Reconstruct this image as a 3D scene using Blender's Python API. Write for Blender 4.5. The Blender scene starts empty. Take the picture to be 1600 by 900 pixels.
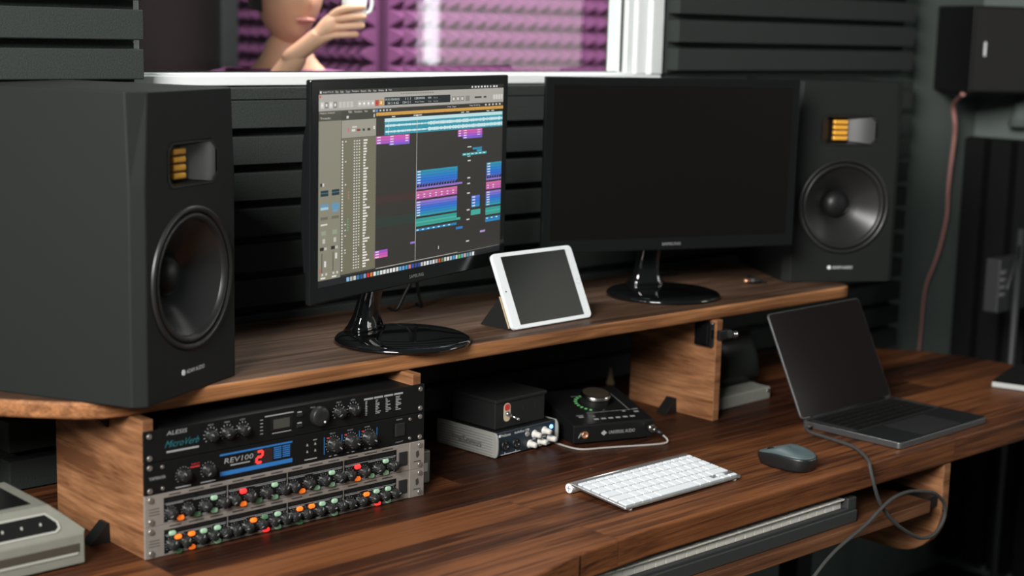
import bpy, bmesh, math, random
from mathutils import Vector, Matrix
random.seed(7)
C = bpy.context.scene.collection
sc = bpy.context.scene
R = math.radians
S = 0.001
DZ = 750.0            # desk top height (mm)

# ------------------------------------------------------------------ camera
YAW, PITCH, ROLL = R(42.888), R(9.526), R(1.467)
cam_d = bpy.data.cameras.new('camera')
cam = bpy.data.objects.new('camera', cam_d); C.objects.link(cam)
fwd = Vector((math.sin(YAW)*math.cos(PITCH), math.cos(YAW)*math.cos(PITCH), -math.sin(PITCH)))
rgt = Vector((math.cos(YAW), -math.sin(YAW), 0)); up = rgt.cross(fwd)
r2 = math.cos(ROLL)*rgt + math.sin(ROLL)*up
u2 = -math.sin(ROLL)*rgt + math.cos(ROLL)*up
M = Matrix((r2, u2, -fwd)).transposed().to_4x4()
M.translation = Vector((-1009.6, -1802.2, 721.2+DZ))*S
cam.matrix_world = M
cam_d.sensor_width = 36.0
cam_d.lens = 2433.0/1600*36
cam_d.clip_start = 0.05; cam_d.clip_end = 60
cam_d.dof.use_dof = True
cam_d.dof.focus_distance = 2.45
cam_d.dof.aperture_fstop = 2.8
sc.camera = cam

# ------------------------------------------------------------------ light
w = bpy.data.worlds.new('world'); sc.world = w; w.use_nodes = True
w.node_tree.nodes['Background'].inputs[0].default_value = (0.82, 1.0, 0.94, 1)
w.node_tree.nodes['Background'].inputs[1].default_value = 0.085

def area(name, loc, target, sx, sy, power, col):
    d = bpy.data.lights.new(name, 'AREA'); d.shape = 'RECTANGLE'; d.size = sx; d.size_y = sy
    d.energy = power; d.color = col
    o = bpy.data.objects.new(name, d); C.objects.link(o)
    o.location = loc
    o.rotation_euler = (Vector(target)-Vector(loc)).to_track_quat('-Z', 'Y').to_euler()
    return o
area('daylight_window', (-2.6, -1.75, 2.75), (0.6, 0.0, 0.8), 1.5, 1.3, 340, (1.0, 0.985, 0.955))
area('booth_ceiling_light', (1.45, 0.8, 2.6), (1.55, 1.45, 1.35), 1.2, 0.5, 78, (1.0, 0.97, 0.95))

vs = sc.view_settings
sc.display_settings.display_device = 'sRGB'
vs.view_transform = 'Standard'; vs.look = 'None'; vs.gamma = 1.0; vs.use_curve_mapping = False
vs.exposure = 0.0

# ------------------------------------------------------------------ materials
def lin(h):
    if isinstance(h, str):
        h = h.lstrip('#'); h = [int(h[i:i+2], 16)/255 for i in (0, 2, 4)]
    return tuple(c/12.92 if c <= 0.04045 else ((c+0.055)/1.055)**2.4 for c in h)

def nd(nt, typ, **kw):
    n = nt.nodes.new(typ)
    for k, v in kw.items():
        if k.startswith('i_'):
            key = k[2:]
            n.inputs[int(key) if key.isdigit() else key].default_value = v
        else: setattr(n, k, v)
    return n

def mat(name, col, rough=0.5, metal=0.0, noise=0.0, nscale=300.0, bump=0.0, emis=None, estr=0.0, spec=0.5, coat=0.0):
    m = bpy.data.materials.new(name); m.use_nodes = True
    nt = m.node_tree; b = nt.nodes['Principled BSDF']
    b.inputs['Base Color'].default_value = (*col, 1)
    b.inputs['Roughness'].default_value = rough
    b.inputs['Metallic'].default_value = metal
    b.inputs['Specular IOR Level'].default_value = spec
    b.inputs['Coat Weight'].default_value = coat
    if emis:
        b.inputs['Emission Color'].default_value = (*emis, 1); b.inputs['Emission Strength'].default_value = estr
    tc = nd(nt, 'ShaderNodeTexCoord')
    n = nd(nt, 'ShaderNodeTexNoise'); n.inputs['Scale'].default_value = nscale; n.inputs['Detail'].default_value = 4
    nt.links.new(tc.outputs['Object'], n.inputs['Vector'])
    if noise > 0:
        mx = nd(nt, 'ShaderNodeMix', data_type='RGBA')
        mx.inputs[6].default_value = (*[c*(1-noise) for c in col], 1)
        mx.inputs[7].default_value = (*[min(1, c*(1+noise)) for c in col], 1)
        nt.links.new(n.outputs['Fac'], mx.inputs[0]); nt.links.new(mx.outputs[2], b.inputs['Base Color'])
    if bump > 0:
        bp = nd(nt, 'ShaderNodeBump'); bp.inputs['Strength'].default_value = bump; bp.inputs['Distance'].default_value = 0.001
        nt.links.new(n.outputs['Fac'], bp.inputs['Height']); nt.links.new(bp.outputs[0], b.inputs['Normal'])
    return m

def wood(name, dark, mid, light, grain=(1.2, 26, 26), stave=(0.9, 0.085), rough=0.42, vary=0.5, axis='X', bump=0.25, knots=0.6, redness=None):
    m = bpy.data.materials.new(name); m.use_nodes = True
    nt = m.node_tree; L = nt.links; b = nt.nodes['Principled BSDF']
    tc = nd(nt, 'ShaderNodeTexCoord')
    mp = nd(nt, 'ShaderNodeMapping')
    if axis == 'Z': mp.inputs['Rotation'].default_value = (0, R(90), 0)
    L.new(tc.outputs['Object'], mp.inputs['Vector'])
    # staves
    br = nd(nt, 'ShaderNodeTexBrick')
    br.offset = 0.37; br.inputs['Scale'].default_value = 1.0
    br.inputs['Color1'].default_value = (0, 0, 0, 1); br.inputs['Color2'].default_value = (1, 1, 1, 1)
    br.inputs['Mortar'].default_value = (0.3, 0.3, 0.3, 1)
    br.inputs['Mortar Size'].default_value = 0.0006; br.inputs['Brick Width'].default_value = stave[0]; br.inputs['Row Height'].default_value = stave[1]
    L.new(mp.outputs[0], br.inputs['Vector'])
    # grain, offset per stave
    off = nd(nt, 'ShaderNodeVectorMath', operation='MULTIPLY_ADD')
    L.new(br.outputs['Color'], off.inputs[0]); off.inputs[1].default_value = (3.1, 5.7, 2.3); L.new(mp.outputs[0], off.inputs[2])
    st = nd(nt, 'ShaderNodeVectorMath', operation='MULTIPLY'); st.inputs[1].default_value = grain
    L.new(off.outputs[0], st.inputs[0])
    n1 = nd(nt, 'ShaderNodeTexNoise'); n1.inputs['Scale'].default_value = 2.2; n1.inputs['Detail'].default_value = 7; n1.inputs['Roughness'].default_value = 0.62; n1.inputs['Distortion'].default_value = 0.7
    L.new(st.outputs[0], n1.inputs['Vector'])
    st2 = nd(nt, 'ShaderNodeVectorMath', operation='MULTIPLY'); st2.inputs[1].default_value = tuple(g*k for g, k in zip(grain, (2.5, 7, 7)))
    L.new(off.outputs[0], st2.inputs[0])
    n2 = nd(nt, 'ShaderNodeTexNoise'); n2.inputs['Scale'].default_value = 2.0; n2.inputs['Detail'].default_value = 3
    L.new(st2.outputs[0], n2.inputs['Vector'])
    n3 = nd(nt, 'ShaderNodeTexNoise'); n3.inputs['Scale'].default_value = 3.3; n3.inputs['Detail'].default_value = 3
    L.new(off.outputs[0], n3.inputs['Vector'])
    a1 = nd(nt, 'ShaderNodeMath', operation='MULTIPLY_ADD'); L.new(n2.outputs['Fac'], a1.inputs[0]); a1.inputs[1].default_value = 0.35; L.new(n1.outputs['Fac'], a1.inputs[2])
    a2 = nd(nt, 'ShaderNodeMath', operation='MULTIPLY_ADD'); L.new(n3.outputs['Fac'], a2.inputs[0]); a2.inputs[1].default_value = 0.45; L.new(a1.outputs[0], a2.inputs[2])
    a3 = nd(nt, 'ShaderNodeMath', operation='MULTIPLY_ADD'); L.new(br.outputs['Color'], a3.inputs[0]); a3.inputs[1].default_value = vary*0.5; L.new(a2.outputs[0], a3.inputs[2])
    rp = nd(nt, 'ShaderNodeValToRGB')
    e = rp.color_ramp.elements
    e[0].position = 0.66; e[0].color = (*dark, 1); e[1].position = 1.28 if False else 1.0; e[1].color = (*mid, 1)
    mr = nd(nt, 'ShaderNodeMapRange'); mr.inputs[1].default_value = 0.68; mr.inputs[2].default_value = 1.38
    L.new(a3.outputs[0], mr.inputs[0])
    e[0].position = 0.12; e[1].position = 0.5
    x = rp.color_ramp.elements.new(0.88); x.color = (*light, 1)
    L.new(mr.outputs[0], rp.inputs[0])
    # knots
    vo = nd(nt, 'ShaderNodeTexVoronoi'); vo.inputs['Scale'].default_value = 3.2
    ks = nd(nt, 'ShaderNodeVectorMath', operation='MULTIPLY'); ks.inputs[1].default_value = (0.7, 1.6, 1.6)
    L.new(mp.outputs[0], ks.inputs[0]); L.new(ks.outputs[0], vo.inputs['Vector'])
    kr = nd(nt, 'ShaderNodeMapRange'); kr.inputs[1].default_value = 0.03; kr.inputs[2].default_value = 0.10; kr.inputs[3].default_value = knots; kr.inputs[4].default_value = 0
    L.new(vo.outputs['Distance'], kr.inputs[0])
    mx = nd(nt, 'ShaderNodeMix', data_type='RGBA'); L.new(kr.outputs[0], mx.inputs[0]); L.new(rp.outputs[0], mx.inputs[6]); mx.inputs[7].default_value = (*[c*0.5 for c in dark], 1)
    L.new(mx.outputs[2], b.inputs['Base Color'])
    rr = nd(nt, 'ShaderNodeMapRange'); rr.inputs[1].default_value = 0.3; rr.inputs[2].default_value = 0.8; rr.inputs[3].default_value = rough-0.08; rr.inputs[4].default_value = rough+0.15
    L.new(n1.outputs['Fac'], rr.inputs[0]); L.new(rr.outputs[0], b.inputs['Roughness'])
    b.inputs['Specular IOR Level'].default_value = 0.16
    bp = nd(nt, 'ShaderNodeBump'); bp.inputs['Strength'].default_value = bump; bp.inputs['Distance'].default_value = 0.002
    L.new(a1.outputs[0], bp.inputs['Height']); L.new(bp.outputs[0], b.inputs['Normal'])
    return m

MW_desk = wood('stained_desk_wood', (0.014, 0.0052, 0.0034), (0.050, 0.0165, 0.0074), (0.165, 0.058, 0.020), stave=(0.9, 0.088), vary=0.7, knots=0.85)
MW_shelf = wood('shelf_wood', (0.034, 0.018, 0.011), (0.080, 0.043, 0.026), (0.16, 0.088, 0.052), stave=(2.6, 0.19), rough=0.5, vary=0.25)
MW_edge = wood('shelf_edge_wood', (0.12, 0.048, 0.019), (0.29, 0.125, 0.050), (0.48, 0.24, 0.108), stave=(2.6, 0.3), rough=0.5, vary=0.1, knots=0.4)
MW_panel = wood('pine_panel_wood', (0.10, 0.040, 0.017), (0.25, 0.115, 0.052), (0.42, 0.225, 0.112), grain=(3, 1.7, 15), stave=(5, 5), rough=0.55, vary=0.1, knots=0.8)
MW_tray = wood('tray_wood', (0.06, 0.024, 0.012), (0.12, 0.05, 0.023), (0.20, 0.09, 0.042), stave=(1.4, 0.3), rough=0.5, vary=0.2)
M_foamshade_cover = mat('shaded_foam_black_cover', (0.008, 0.009, 0.0085), 0.95, noise=0.5, nscale=420, bump=0.9, spec=0.1)  # charcoal foam darkened for the unlit corner; also the notebook's black cover
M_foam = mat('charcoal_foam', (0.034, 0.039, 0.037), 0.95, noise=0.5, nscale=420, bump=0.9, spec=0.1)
M_purple = mat('purple_foam', (0.185, 0.06, 0.152), 0.95, noise=0.12, nscale=200, bump=0.3, spec=0.1)
M_wall = mat('grey_green_paint', (0.105, 0.128, 0.118), 0.8, noise=0.08, nscale=6, bump=0.05)
M_boothwall = mat('mauve_booth_paint', (0.17, 0.125, 0.13), 0.85, noise=0.08, nscale=5)
M_floor = mat('dark_floor', (0.012, 0.012, 0.012), 0.6, noise=0.3, nscale=20)
M_frame = mat('white_window_frame', (0.74, 0.76, 0.76), 0.4, noise=0.03, nscale=30)
M_seal = mat('black_seal', (0.01, 0.01, 0.01), 0.5)
M_black = mat('black_plastic', (0.006, 0.006, 0.0062), 0.42, noise=0.2, nscale=500, bump=0.05, spec=0.3)
M_gloss = mat('gloss_black_plastic', (0.004, 0.004, 0.0045), 0.07, coat=0.6)
M_bezel = mat('monitor_bezel_black', (0.006, 0.0065, 0.007), 0.16)
M_dead = mat('switched_off_screen', (0.0045, 0.0036, 0.0032), 0.42, spec=0.15)
M_spk = mat('speaker_vinyl', (0.0075, 0.0090, 0.0083), 0.6, noise=0.35, nscale=900, bump=0.25, spec=0.25)
M_cone = mat('speaker_cone', (0.06, 0.06, 0.06), 0.30, metal=0.75, noise=0.1, nscale=60)
M_rubber = mat('rubber_surround', (0.012, 0.012, 0.012), 0.38)
M_gold = mat('gold_ribbon', (0.95, 0.46, 0.06), 0.35, metal=0.35, noise=0.1, nscale=300)
M_guide = mat('grey_waveguide', (0.10, 0.10, 0.10), 0.32, metal=0.5)
M_white = mat('white_print', (0.72, 0.74, 0.74), 0.6)
M_greyprint = mat('grey_print', (0.27, 0.275, 0.275), 0.6)
M_ptr = mat('pointer_print', (0.30, 0.31, 0.31), 0.6)
M_dimprint = mat('dim_print', (0.12, 0.12, 0.12), 0.6)
M_rack = mat('rack_black_face', (0.004, 0.0043, 0.0045), 0.5, noise=0.2, nscale=500, spec=0.2)
M_silver = mat('brushed_silver_face', (0.34, 0.31, 0.28), 0.42, metal=0.55, noise=0.12, nscale=120)
M_chrome = mat('chrome', (0.65, 0.64, 0.62), 0.18, metal=1.0)
M_screw = mat('dull_screw', (0.32, 0.30, 0.27), 0.35, metal=0.8)
M_hole = mat('dark_hole', (0.002, 0.002, 0.002), 0.8)
M_knob = mat('dark_grey_knob', (0.009, 0.0095, 0.0095), 0.42, spec=0.3)
M_knobgrey = mat('grey_knob', (0.013, 0.0135, 0.0135), 0.42, spec=0.3)
M_teal = mat('teal_print', (0.012, 0.11, 0.125), 0.5)
M_blue = mat('blue_print', (0.02, 0.13, 0.36), 0.45)
M_redprint = mat('red_print', (0.45, 0.03, 0.03), 0.5)
M_ledred = mat('red_lamp', (0.6, 0.02, 0.02), 0.3, emis=(1.0, 0.035, 0.03), estr=1.3)
M_ledor = mat('orange_lamp', (0.6, 0.15, 0.02), 0.3, emis=(1.0, 0.20, 0.02), estr=0.6)
M_ledgr = mat('pale_green_lamp', (0.26, 0.38, 0.27), 0.35, emis=(0.35, 0.75, 0.42), estr=0.12)
M_ledgrd = mat('dim_green_lamp', (0.07, 0.14, 0.08), 0.35, emis=(0.2, 0.6, 0.25), estr=0.05)
M_ledblue = mat('blue_lamp', (0.1, 0.25, 0.8), 0.3, emis=(0.12, 0.35, 1.0), estr=5.0)
M_segred = mat('red_segments', (0.6, 0.02, 0.02), 0.3, emis=(1.0, 0.04, 0.03), estr=1.4)
M_segoff = mat('unlit_segments', (0.05, 0.004, 0.004), 0.4)
M_ringgreen = mat('green_ring_lamps', (0.1, 0.3, 0.1), 0.3, emis=(0.16, 0.62, 0.18), estr=0.35)
M_alu = mat('brushed_aluminium', (0.42, 0.42, 0.42), 0.36, metal=0.9, noise=0.05, nscale=300)
M_keywhite = mat('white_key_plastic', (0.62, 0.645, 0.68), 0.45)
M_boxsilver = mat('ribbed_silver', (0.27, 0.27, 0.25), 0.42, metal=0.25)
M_knobwhite = mat('ivory_knob', (0.52, 0.50, 0.46), 0.4)
M_navy = mat('dark_navy_face', (0.008, 0.017, 0.026), 0.35)
M_spacegrey = mat('space_grey_aluminium', (0.16, 0.165, 0.17), 0.38, metal=0.8)
M_lapdeck = mat('dark_laptop_deck', (0.009, 0.0095, 0.010), 0.5, spec=0.2)
M_lapkey = mat('black_laptop_key', (0.004, 0.004, 0.004), 0.4, spec=0.3)
M_trackpad = mat('dark_trackpad', (0.020, 0.0205, 0.021), 0.4, spec=0.3)
M_lapscreen = mat('glossy_laptop_screen', (0.007, 0.0042, 0.0045), 0.15, spec=0.12)
M_mouse = mat('dark_grey_mouse', (0.011, 0.0115, 0.012), 0.36, metal=0.0)
M_mousetop = mat('slate_mouse_top', (0.060, 0.085, 0.090), 0.5)
M_tabwhite = mat('white_tablet_bezel', (0.66, 0.69, 0.71), 0.3)
M_tabscreen = mat('tablet_glass', (0.010, 0.0125, 0.011), 0.15, spec=0.1)
M_cover = mat('black_cover', (0.0075, 0.0085, 0.008), 0.6, spec=0.3)
M_tan = mat('tan_lining', (0.42, 0.31, 0.18), 0.7)
M_beige = mat('grey_beige_plastic', (0.16, 0.162, 0.135), 0.5, noise=0.12, nscale=60)
M_beigelight = mat('light_grey_trim', (0.30, 0.30, 0.27), 0.4)
M_smoke = mat('smoked_window', (0.008, 0.008, 0.008), 0.2)
M_brownband = mat('brown_grey_band', (0.045, 0.040, 0.030), 0.5)
M_case = mat('light_grey_case', (0.20, 0.20, 0.175), 0.5, noise=0.1, nscale=80)
M_pouch = mat('dark_pouch', (0.010, 0.012, 0.011), 0.35)
M_cable = mat('dark_grey_braid', (0.032, 0.032, 0.030), 0.7, noise=0.5, nscale=1500, bump=0.4)
M_blackcable = mat('black_cable', (0.006, 0.006, 0.006), 0.5)
M_whitecable = mat('grey_white_cable', (0.30, 0.285, 0.26), 0.5)
M_redcable = mat('dusty_pink_cable', (0.36, 0.16, 0.14), 0.6, noise=0.2, nscale=100)
M_pianowhite = mat('piano_white', (0.62, 0.59, 0.53), 0.35)
M_pianoblack = mat('piano_black', (0.008, 0.008, 0.008), 0.3)
M_pianobody = mat('piano_body', (0.022, 0.024, 0.024), 0.55)
M_paper = mat('page_block', (0.42, 0.43, 0.42), 0.8)
M_copper = mat('copper_tip', (0.6, 0.3, 0.18), 0.3, metal=0.8)
M_skin = mat('skin', (0.80, 0.42, 0.28), 0.55, noise=0.08, nscale=12)
M_sweater = mat('plum_sweater', (0.22, 0.07, 0.18), 0.95, noise=0.3, nscale=120, bump=0.6)
M_hair = mat('dark_hair', (0.03, 0.018, 0.012), 0.6, noise=0.4, nscale=80)
M_cup = mat('white_ceramic', (0.85, 0.85, 0.85), 0.35)
M_post = mat('white_post', (0.85, 0.87, 0.88), 0.5)
M_trouser = mat('dark_trousers', (0.03, 0.03, 0.04), 0.9, noise=0.3, nscale=150)
M_sticker = mat('cream_sticker', (0.50, 0.42, 0.28), 0.6)
M_amber = mat('amber_knob_top', (0.16, 0.13, 0.09), 0.3, metal=0.8)

m_glass = bpy.data.materials.new('window_glass'); m_glass.use_nodes = True
nt = m_glass.node_tree; nt.nodes.clear()
o_ = nd(nt, 'ShaderNodeOutputMaterial'); g_ = nd(nt, 'ShaderNodeBsdfGlossy'); t_ = nd(nt, 'ShaderNodeBsdfTransparent'); f_ = nd(nt, 'ShaderNodeFresnel'); x_ = nd(nt, 'ShaderNodeMixShader')
g_.inputs['Roughness'].default_value = 0.02; f_.inputs['IOR'].default_value = 1.5
t_.inputs['Color'].default_value = (0.93, 0.96, 0.95, 1)
gm_ = nd(nt, 'ShaderNodeNewGeometry'); im_ = nd(nt, 'ShaderNodeMath', operation='SUBTRACT'); im_.inputs[0].default_value = 1.0; mm_ = nd(nt, 'ShaderNodeMath', operation='MULTIPLY')
nt.links.new(gm_.outputs['Backfacing'], im_.inputs[1]); nt.links.new(im_.outputs[0], mm_.inputs[0]); nt.links.new(f_.outputs[0], mm_.inputs[1])
nt.links.new(mm_.outputs[0], x_.inputs[0]); nt.links.new(t_.outputs[0], x_.inputs[1]); nt.links.new(g_.outputs[0], x_.inputs[2]); nt.links.new(x_.outputs[0], o_.inputs[0])

m_ui = bpy.data.materials.new('lit_display'); m_ui.use_nodes = True
nt = m_ui.node_tree; b_ = nt.nodes['Principled BSDF']; at_ = nd(nt, 'ShaderNodeAttribute'); at_.attribute_name = 'Col'
b_.inputs['Base Color'].default_value = (0.008, 0.008, 0.008, 1); b_.inputs['Roughness'].default_value = 0.35
nt.links.new(at_.outputs['Color'], b_.inputs['Emission Color']); b_.inputs['Emission Strength'].default_value = 0.85

# ------------------------------------------------------------------ text cache
TEXTS = ['SAMSUNG', 'ADAM AUDIO', 'PreSonus', 'AudioBox USB', 'UNIVERSAL AUDIO', 'ALESIS', 'MicroVerb', 'YAMAHA', 'REV100', 'POWER',
         'INPUT', 'MIX', 'OUTPUT', 'VALUE', 'DELAY', 'BALANCE', 'LEVEL', 'INPUT LEVEL', 'ON/OFF', 'DIGITAL REVERBERATOR',
         'Logic Pro X', 'File', 'Edit', 'Track', 'Navigate', 'Record', 'Mix', 'View', 'Window', '1', 'Help', '01:01:00:00.02', '1 1 1', '128.0000', '4/4', 'No In',
         '33 1 4 62', '154 3 1', 'Keep Tempo', '/16', 'No Out', 'Region: Default', 'Track:', 'Functions', 'Snap:', 'Smart', 'Drag:', 'No Overlap', '16-BIT EFFECTS']
TM = {}
tmp = []
for s in TEXTS:
    cu = bpy.data.curves.new('t', 'FONT'); cu.body = s; cu.size = 1.0; cu.resolution_u = 2
    ob = bpy.data.objects.new('t', cu); C.objects.link(ob); tmp.append((s, ob, cu))
dg = bpy.context.evaluated_depsgraph_get()
for s, ob, cu in tmp:
    me = ob.evaluated_get(dg).to_mesh()
    vs_ = [v.co.copy() for v in me.vertices]; fs_ = [tuple(p.vertices) for p in me.polygons]
    x0 = min(v.x for v in vs_); x1 = max(v.x for v in vs_); y0 = min(v.y for v in vs_); y1 = max(v.y for v in vs_)
    TM[s] = ([((v.x-x0), (v.y-y0)) for v in vs_], fs_, x1-x0, y1-y0)
for s, ob, cu in tmp:
    bpy.data.objects.remove(ob); bpy.data.curves.remove(cu)

# ------------------------------------------------------------------ mesh builder (mm)
class G:
    def __init__(s):
        s.bm = bmesh.new(); s.mi = 0; s.M = Matrix(); s.col = None
        s.cl = None
    def _fin(s, faces):
        for f in faces:
            f.material_index = s.mi
        if s.col is not None:
            if s.cl is None: s.cl = s.bm.loops.layers.float_color.new('Col')
            for f in faces:
                for l in f.loops: l[s.cl] = (*s.col, 1)
    def v(s, p): return s.bm.verts.new(s.M @ Vector(p))
    def face(s, pts):
        f = s.bm.faces.new([s.v(p) for p in pts]); s._fin([f]); return f
    def box(s, x0, x1, y0, y1, z0, z1, bev=0, seg=2):
        b = bmesh.new()
        bmesh.ops.create_cube(b, size=1.0)
        for q in b.verts:
            q.co = Vector((x0+(q.co.x+.5)*(x1-x0), y0+(q.co.y+.5)*(y1-y0), z0+(q.co.z+.5)*(z1-z0)))
        if bev: bmesh.ops.bevel(b, geom=b.edges[:], offset=bev, segments=seg, profile=0.5, affect='EDGES')
        s.merge(b)
    def merge(s, b):
        mp = {q: s.bm.verts.new(s.M @ q.co) for q in b.verts}
        fs = []
        for f in b.faces:
            try: fs.append(s.bm.faces.new([mp[q] for q in f.verts]))
            except ValueError: pass
        for f, o in zip(fs, b.faces): f.smooth = o.smooth
        s._fin(fs); b.free()
    def prism(s, poly, a0, a1, axis='x', bev=0, seg=2):
        """poly: list of 2-tuples in the plane perpendicular to axis: x->(y,z) y->(x,z) z->(x,y)"""
        b = bmesh.new()
        def P(p, a): return {'x': (a, p[0], p[1]), 'y': (p[0], a, p[1]), 'z': (p[0], p[1], a)}[axis]
        A = [b.verts.new(P(p, a0)) for p in poly]; B = [b.verts.new(P(p, a1)) for p in poly]
        n = len(poly)
        b.faces.new(A); b.faces.new(B[::-1])
        for i in range(n): b.faces.new((A[i], B[i], B[(i+1) % n], A[(i+1) % n]))
        bmesh.ops.recalc_face_normals(b, faces=b.faces[:])
        if bev: bmesh.ops.bevel(b, geom=b.edges[:], offset=bev, segments=seg, profile=0.5, affect='EDGES')
        s.merge(b)
    def cyl(s, c, axis, r, h, r2=None, n=20, bev=0):
        """from c along axis direction (unit-ish vector) for h"""
        r2 = r if r2 is None else r2
        b = bmesh.new()
        bmesh.ops.create_cone(b, cap_ends=True, segments=n, radius1=r, radius2=r2, depth=h)
        for f in b.faces: f.smooth = len(f.verts) == 4
        if bev:
            es = [e for e in b.edges if any(len(f.verts) > 4 for f in e.link_faces)]
            bmesh.ops.bevel(b, geom=es, offset=bev, segments=2, profile=0.5, affect='EDGES')
        q = Vector(axis).normalized().to_track_quat('Z', 'Y').to_matrix().to_4x4()
        T = Matrix.Translation(c) @ q @ Matrix.Translation((0, 0, h/2))
        bmesh.ops.transform(b, matrix=T, verts=b.verts)
        s.merge(b)
    def lathe(s, prof, T=None, n=40, smooth=True):
        """prof: (r, z) list; axis local z; T matrix"""
        b = bmesh.new(); T = T or Matrix()
        rings = []
        for r, z in prof:
            if r < 1e-6: rings.append([b.verts.new(T @ Vector((0, 0, z)))])
            else: rings.append([b.verts.new(T @ Vector((r*math.cos(2*math.pi*i/n), r*math.sin(2*math.pi*i/n), z))) for i in range(n)])
        for A, B in zip(rings[:-1], rings[1:]):
            for i in range(n):
                j = (i+1) % n
                if len(A) == 1 and len(B) == 1: continue
                if len(A) == 1: f = b.faces.new((A[0], B[i], B[j]))
                elif len(B) == 1: f = b.faces.new((A[i], B[0], A[j]))
                else: f = b.faces.new((A[i], B[i], B[j], A[j]))
                f.smooth = smooth
        bmesh.ops.recalc_face_normals(b, faces=b.faces[:])
        s.merge(b)
    def tube(s, pts, r, n=8, sub=6):
        P = [Vector(p) for p in pts]
        path = []
        for i in range(len(P)-1):
            p0 = P[max(i-1, 0)]; p1 = P[i]; p2 = P[i+1]; p3 = P[min(i+2, len(P)-1)]
            for k in range(sub):
                t = k/sub
                path.append(0.5*((2*p1)+(-p0+p2)*t+(2*p0-5*p1+4*p2-p3)*t*t+(-p0+3*p1-3*p2+p3)*t**3))
        path.append(P[-1])
        b = bmesh.new(); prev = None; rings = []
        for i, p in enumerate(path):
            t = (path[min(i+1, len(path)-1)]-path[max(i-1, 0)]).normalized()
            if prev is None:
                a = t.orthogonal().normalized()
            else:
                a = (prev-t*prev.dot(t)).normalized()
            prev = a; c = t.cross(a)
            rr = r(i/(len(path)-1)) if callable(r) else r
            rings.append([b.verts.new(p+rr*(math.cos(2*math.pi*k/n)*a+math.sin(2*math.pi*k/n)*c)) for k in range(n)])
        for A, B in zip(rings[:-1], rings[1:]):
            for k in range(n):
                f = b.faces.new((A[k], A[(k+1) % n], B[(k+1) % n], B[k])); f.smooth = True
        b.faces.new(rings[0][::-1]); b.faces.new(rings[-1])
        s.merge(b)
    def text(s, string, h, o, ex=(1, 0, 0), ez=(0, 0, 1), align='l', wid=None, slant=0.0):
        """flat lettering: o lower-left corner, h cap height"""
        vs_, fs_, w0, h0 = TM[string]
        k = h/h0; kx = k if wid is None else wid/w0
        W = w0*kx
        o = Vector(o); ex = Vector(ex); ez = Vector(ez)
        if align == 'c': o = o-ex*W/2
        if align == 'r': o = o-ex*W
        V = [s.v(o+ex*(x*kx+slant*y*k)+ez*(y*k)) for x, y in vs_]
        fs = []
        for f in fs_:
            try: fs.append(s.bm.faces.new([V[i] for i in f]))
            except ValueError: pass
        s._fin(fs)
    def rect(s, x0, x1, z0, z1, y):
        """flat rectangle facing -y"""
        s.face([(x0, y, z0), (x1, y, z0), (x1, y, z1), (x0, y, z1)])
    def rtop(s, x0, x1, y0, y1, z):
        s.face([(x0, y0, z), (x1, y0, z), (x1, y1, z), (x0, y1, z)])
    def build(s, name, mats, parent=None, loc=None, rz=0, recalc=False):
        if recalc: bmesh.ops.recalc_face_normals(s.bm, faces=s.bm.faces[:])
        me = bpy.data.meshes.new(name)
        bmesh.ops.scale(s.bm, vec=(S, S, S), verts=s.bm.verts)
        s.bm.to_mesh(me); s.bm.free()
        for m in (mats if isinstance(mats, (list, tuple)) else [mats]): me.materials.append(m)
        o = bpy.data.objects.new(name, me); C.objects.link(o)
        if parent: o.parent = parent
        if loc: o.location = Vector(loc)*S
        o.rotation_euler.z = rz
        return o

def W(x, y, z): return (x, y, z+DZ)       # desk-relative mm -> world mm
def thing(name, label, cat, loc, rz=0, group=None):
    o = bpy.data.objects.new(name, None); C.objects.link(o); o.empty_display_size = 0.05
    o.location = Vector(loc)*S; o.rotation_euler.z = rz
    o['label'] = label; o['category'] = cat
    if group: o['group'] = group
    return o
def tag(o, label, cat, group=None):
    o['label'] = label; o['category'] = cat
    if group: o['group'] = group
    return o
def struct(o): o['kind'] = 'structure'; return o
def dup(o, parent=None):
    c = o.copy(); C.objects.link(c); c.parent = parent; return c
def plabel(o, l): o['label'] = l; return o

# ================================================================== room shell
g = G(); g.box(-2800, 2900, -3600, 4000, -60, 0); struct(g.build('floor', M_floor))
g = G()
X0, X1, ZT = 250, 1486, 2350                      # window opening
zb = 612+DZ
g.box(-2800, X0, 460, 560, 0, 2700); g.box(X1, 2900, 460, 560, 0, 2700)
g.box(X0, X1, 460, 560, 0, zb); g.box(X0, X1, 460, 560, ZT, 2700)
struct(g.build('wall_back', M_wall))
g = G()
WY0, WY1, WZ0, WZ1 = -1987, -1030, 1298, 2250
g.box(2790, 2900, -3600, WY0, 0, 2700); g.box(2790, 2900, WY1, 460, 0, 2700); g.box(2790, 2900, WY0, WY1, 0, WZ0); g.box(2790, 2900, WY0, WY1, WZ1, 2700)
struct(g.build('wall_right', M_wall))
w2 = thing('window_2', 'x', 'window', (2850, -1430, WZ0)); del w2['label']; del w2['category']; struct(w2)
g = G(); a_, b_2 = WY0+1430, WY1+1430
g.box(-20, 20, a_, a_+25, 0, WZ1-WZ0, 2); g.box(-20, 20, b_2-25, b_2, 0, WZ1-WZ0, 2); g.box(-20, 20, a_, b_2, 0, 25, 2); g.box(-20, 20, a_, b_2, WZ1-WZ0-25, WZ1-WZ0, 2)
g.build('window_frame', M_frame, w2)
g = G(); g.box(24, 28, a_, b_2, 0, WZ1-WZ0); g.build('sky_pane', mat('daylit_pane', (0.5, 0.5, 0.5), 0.5, emis=(0.93, 0.98, 1.0), estr=20.0), w2)
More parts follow.
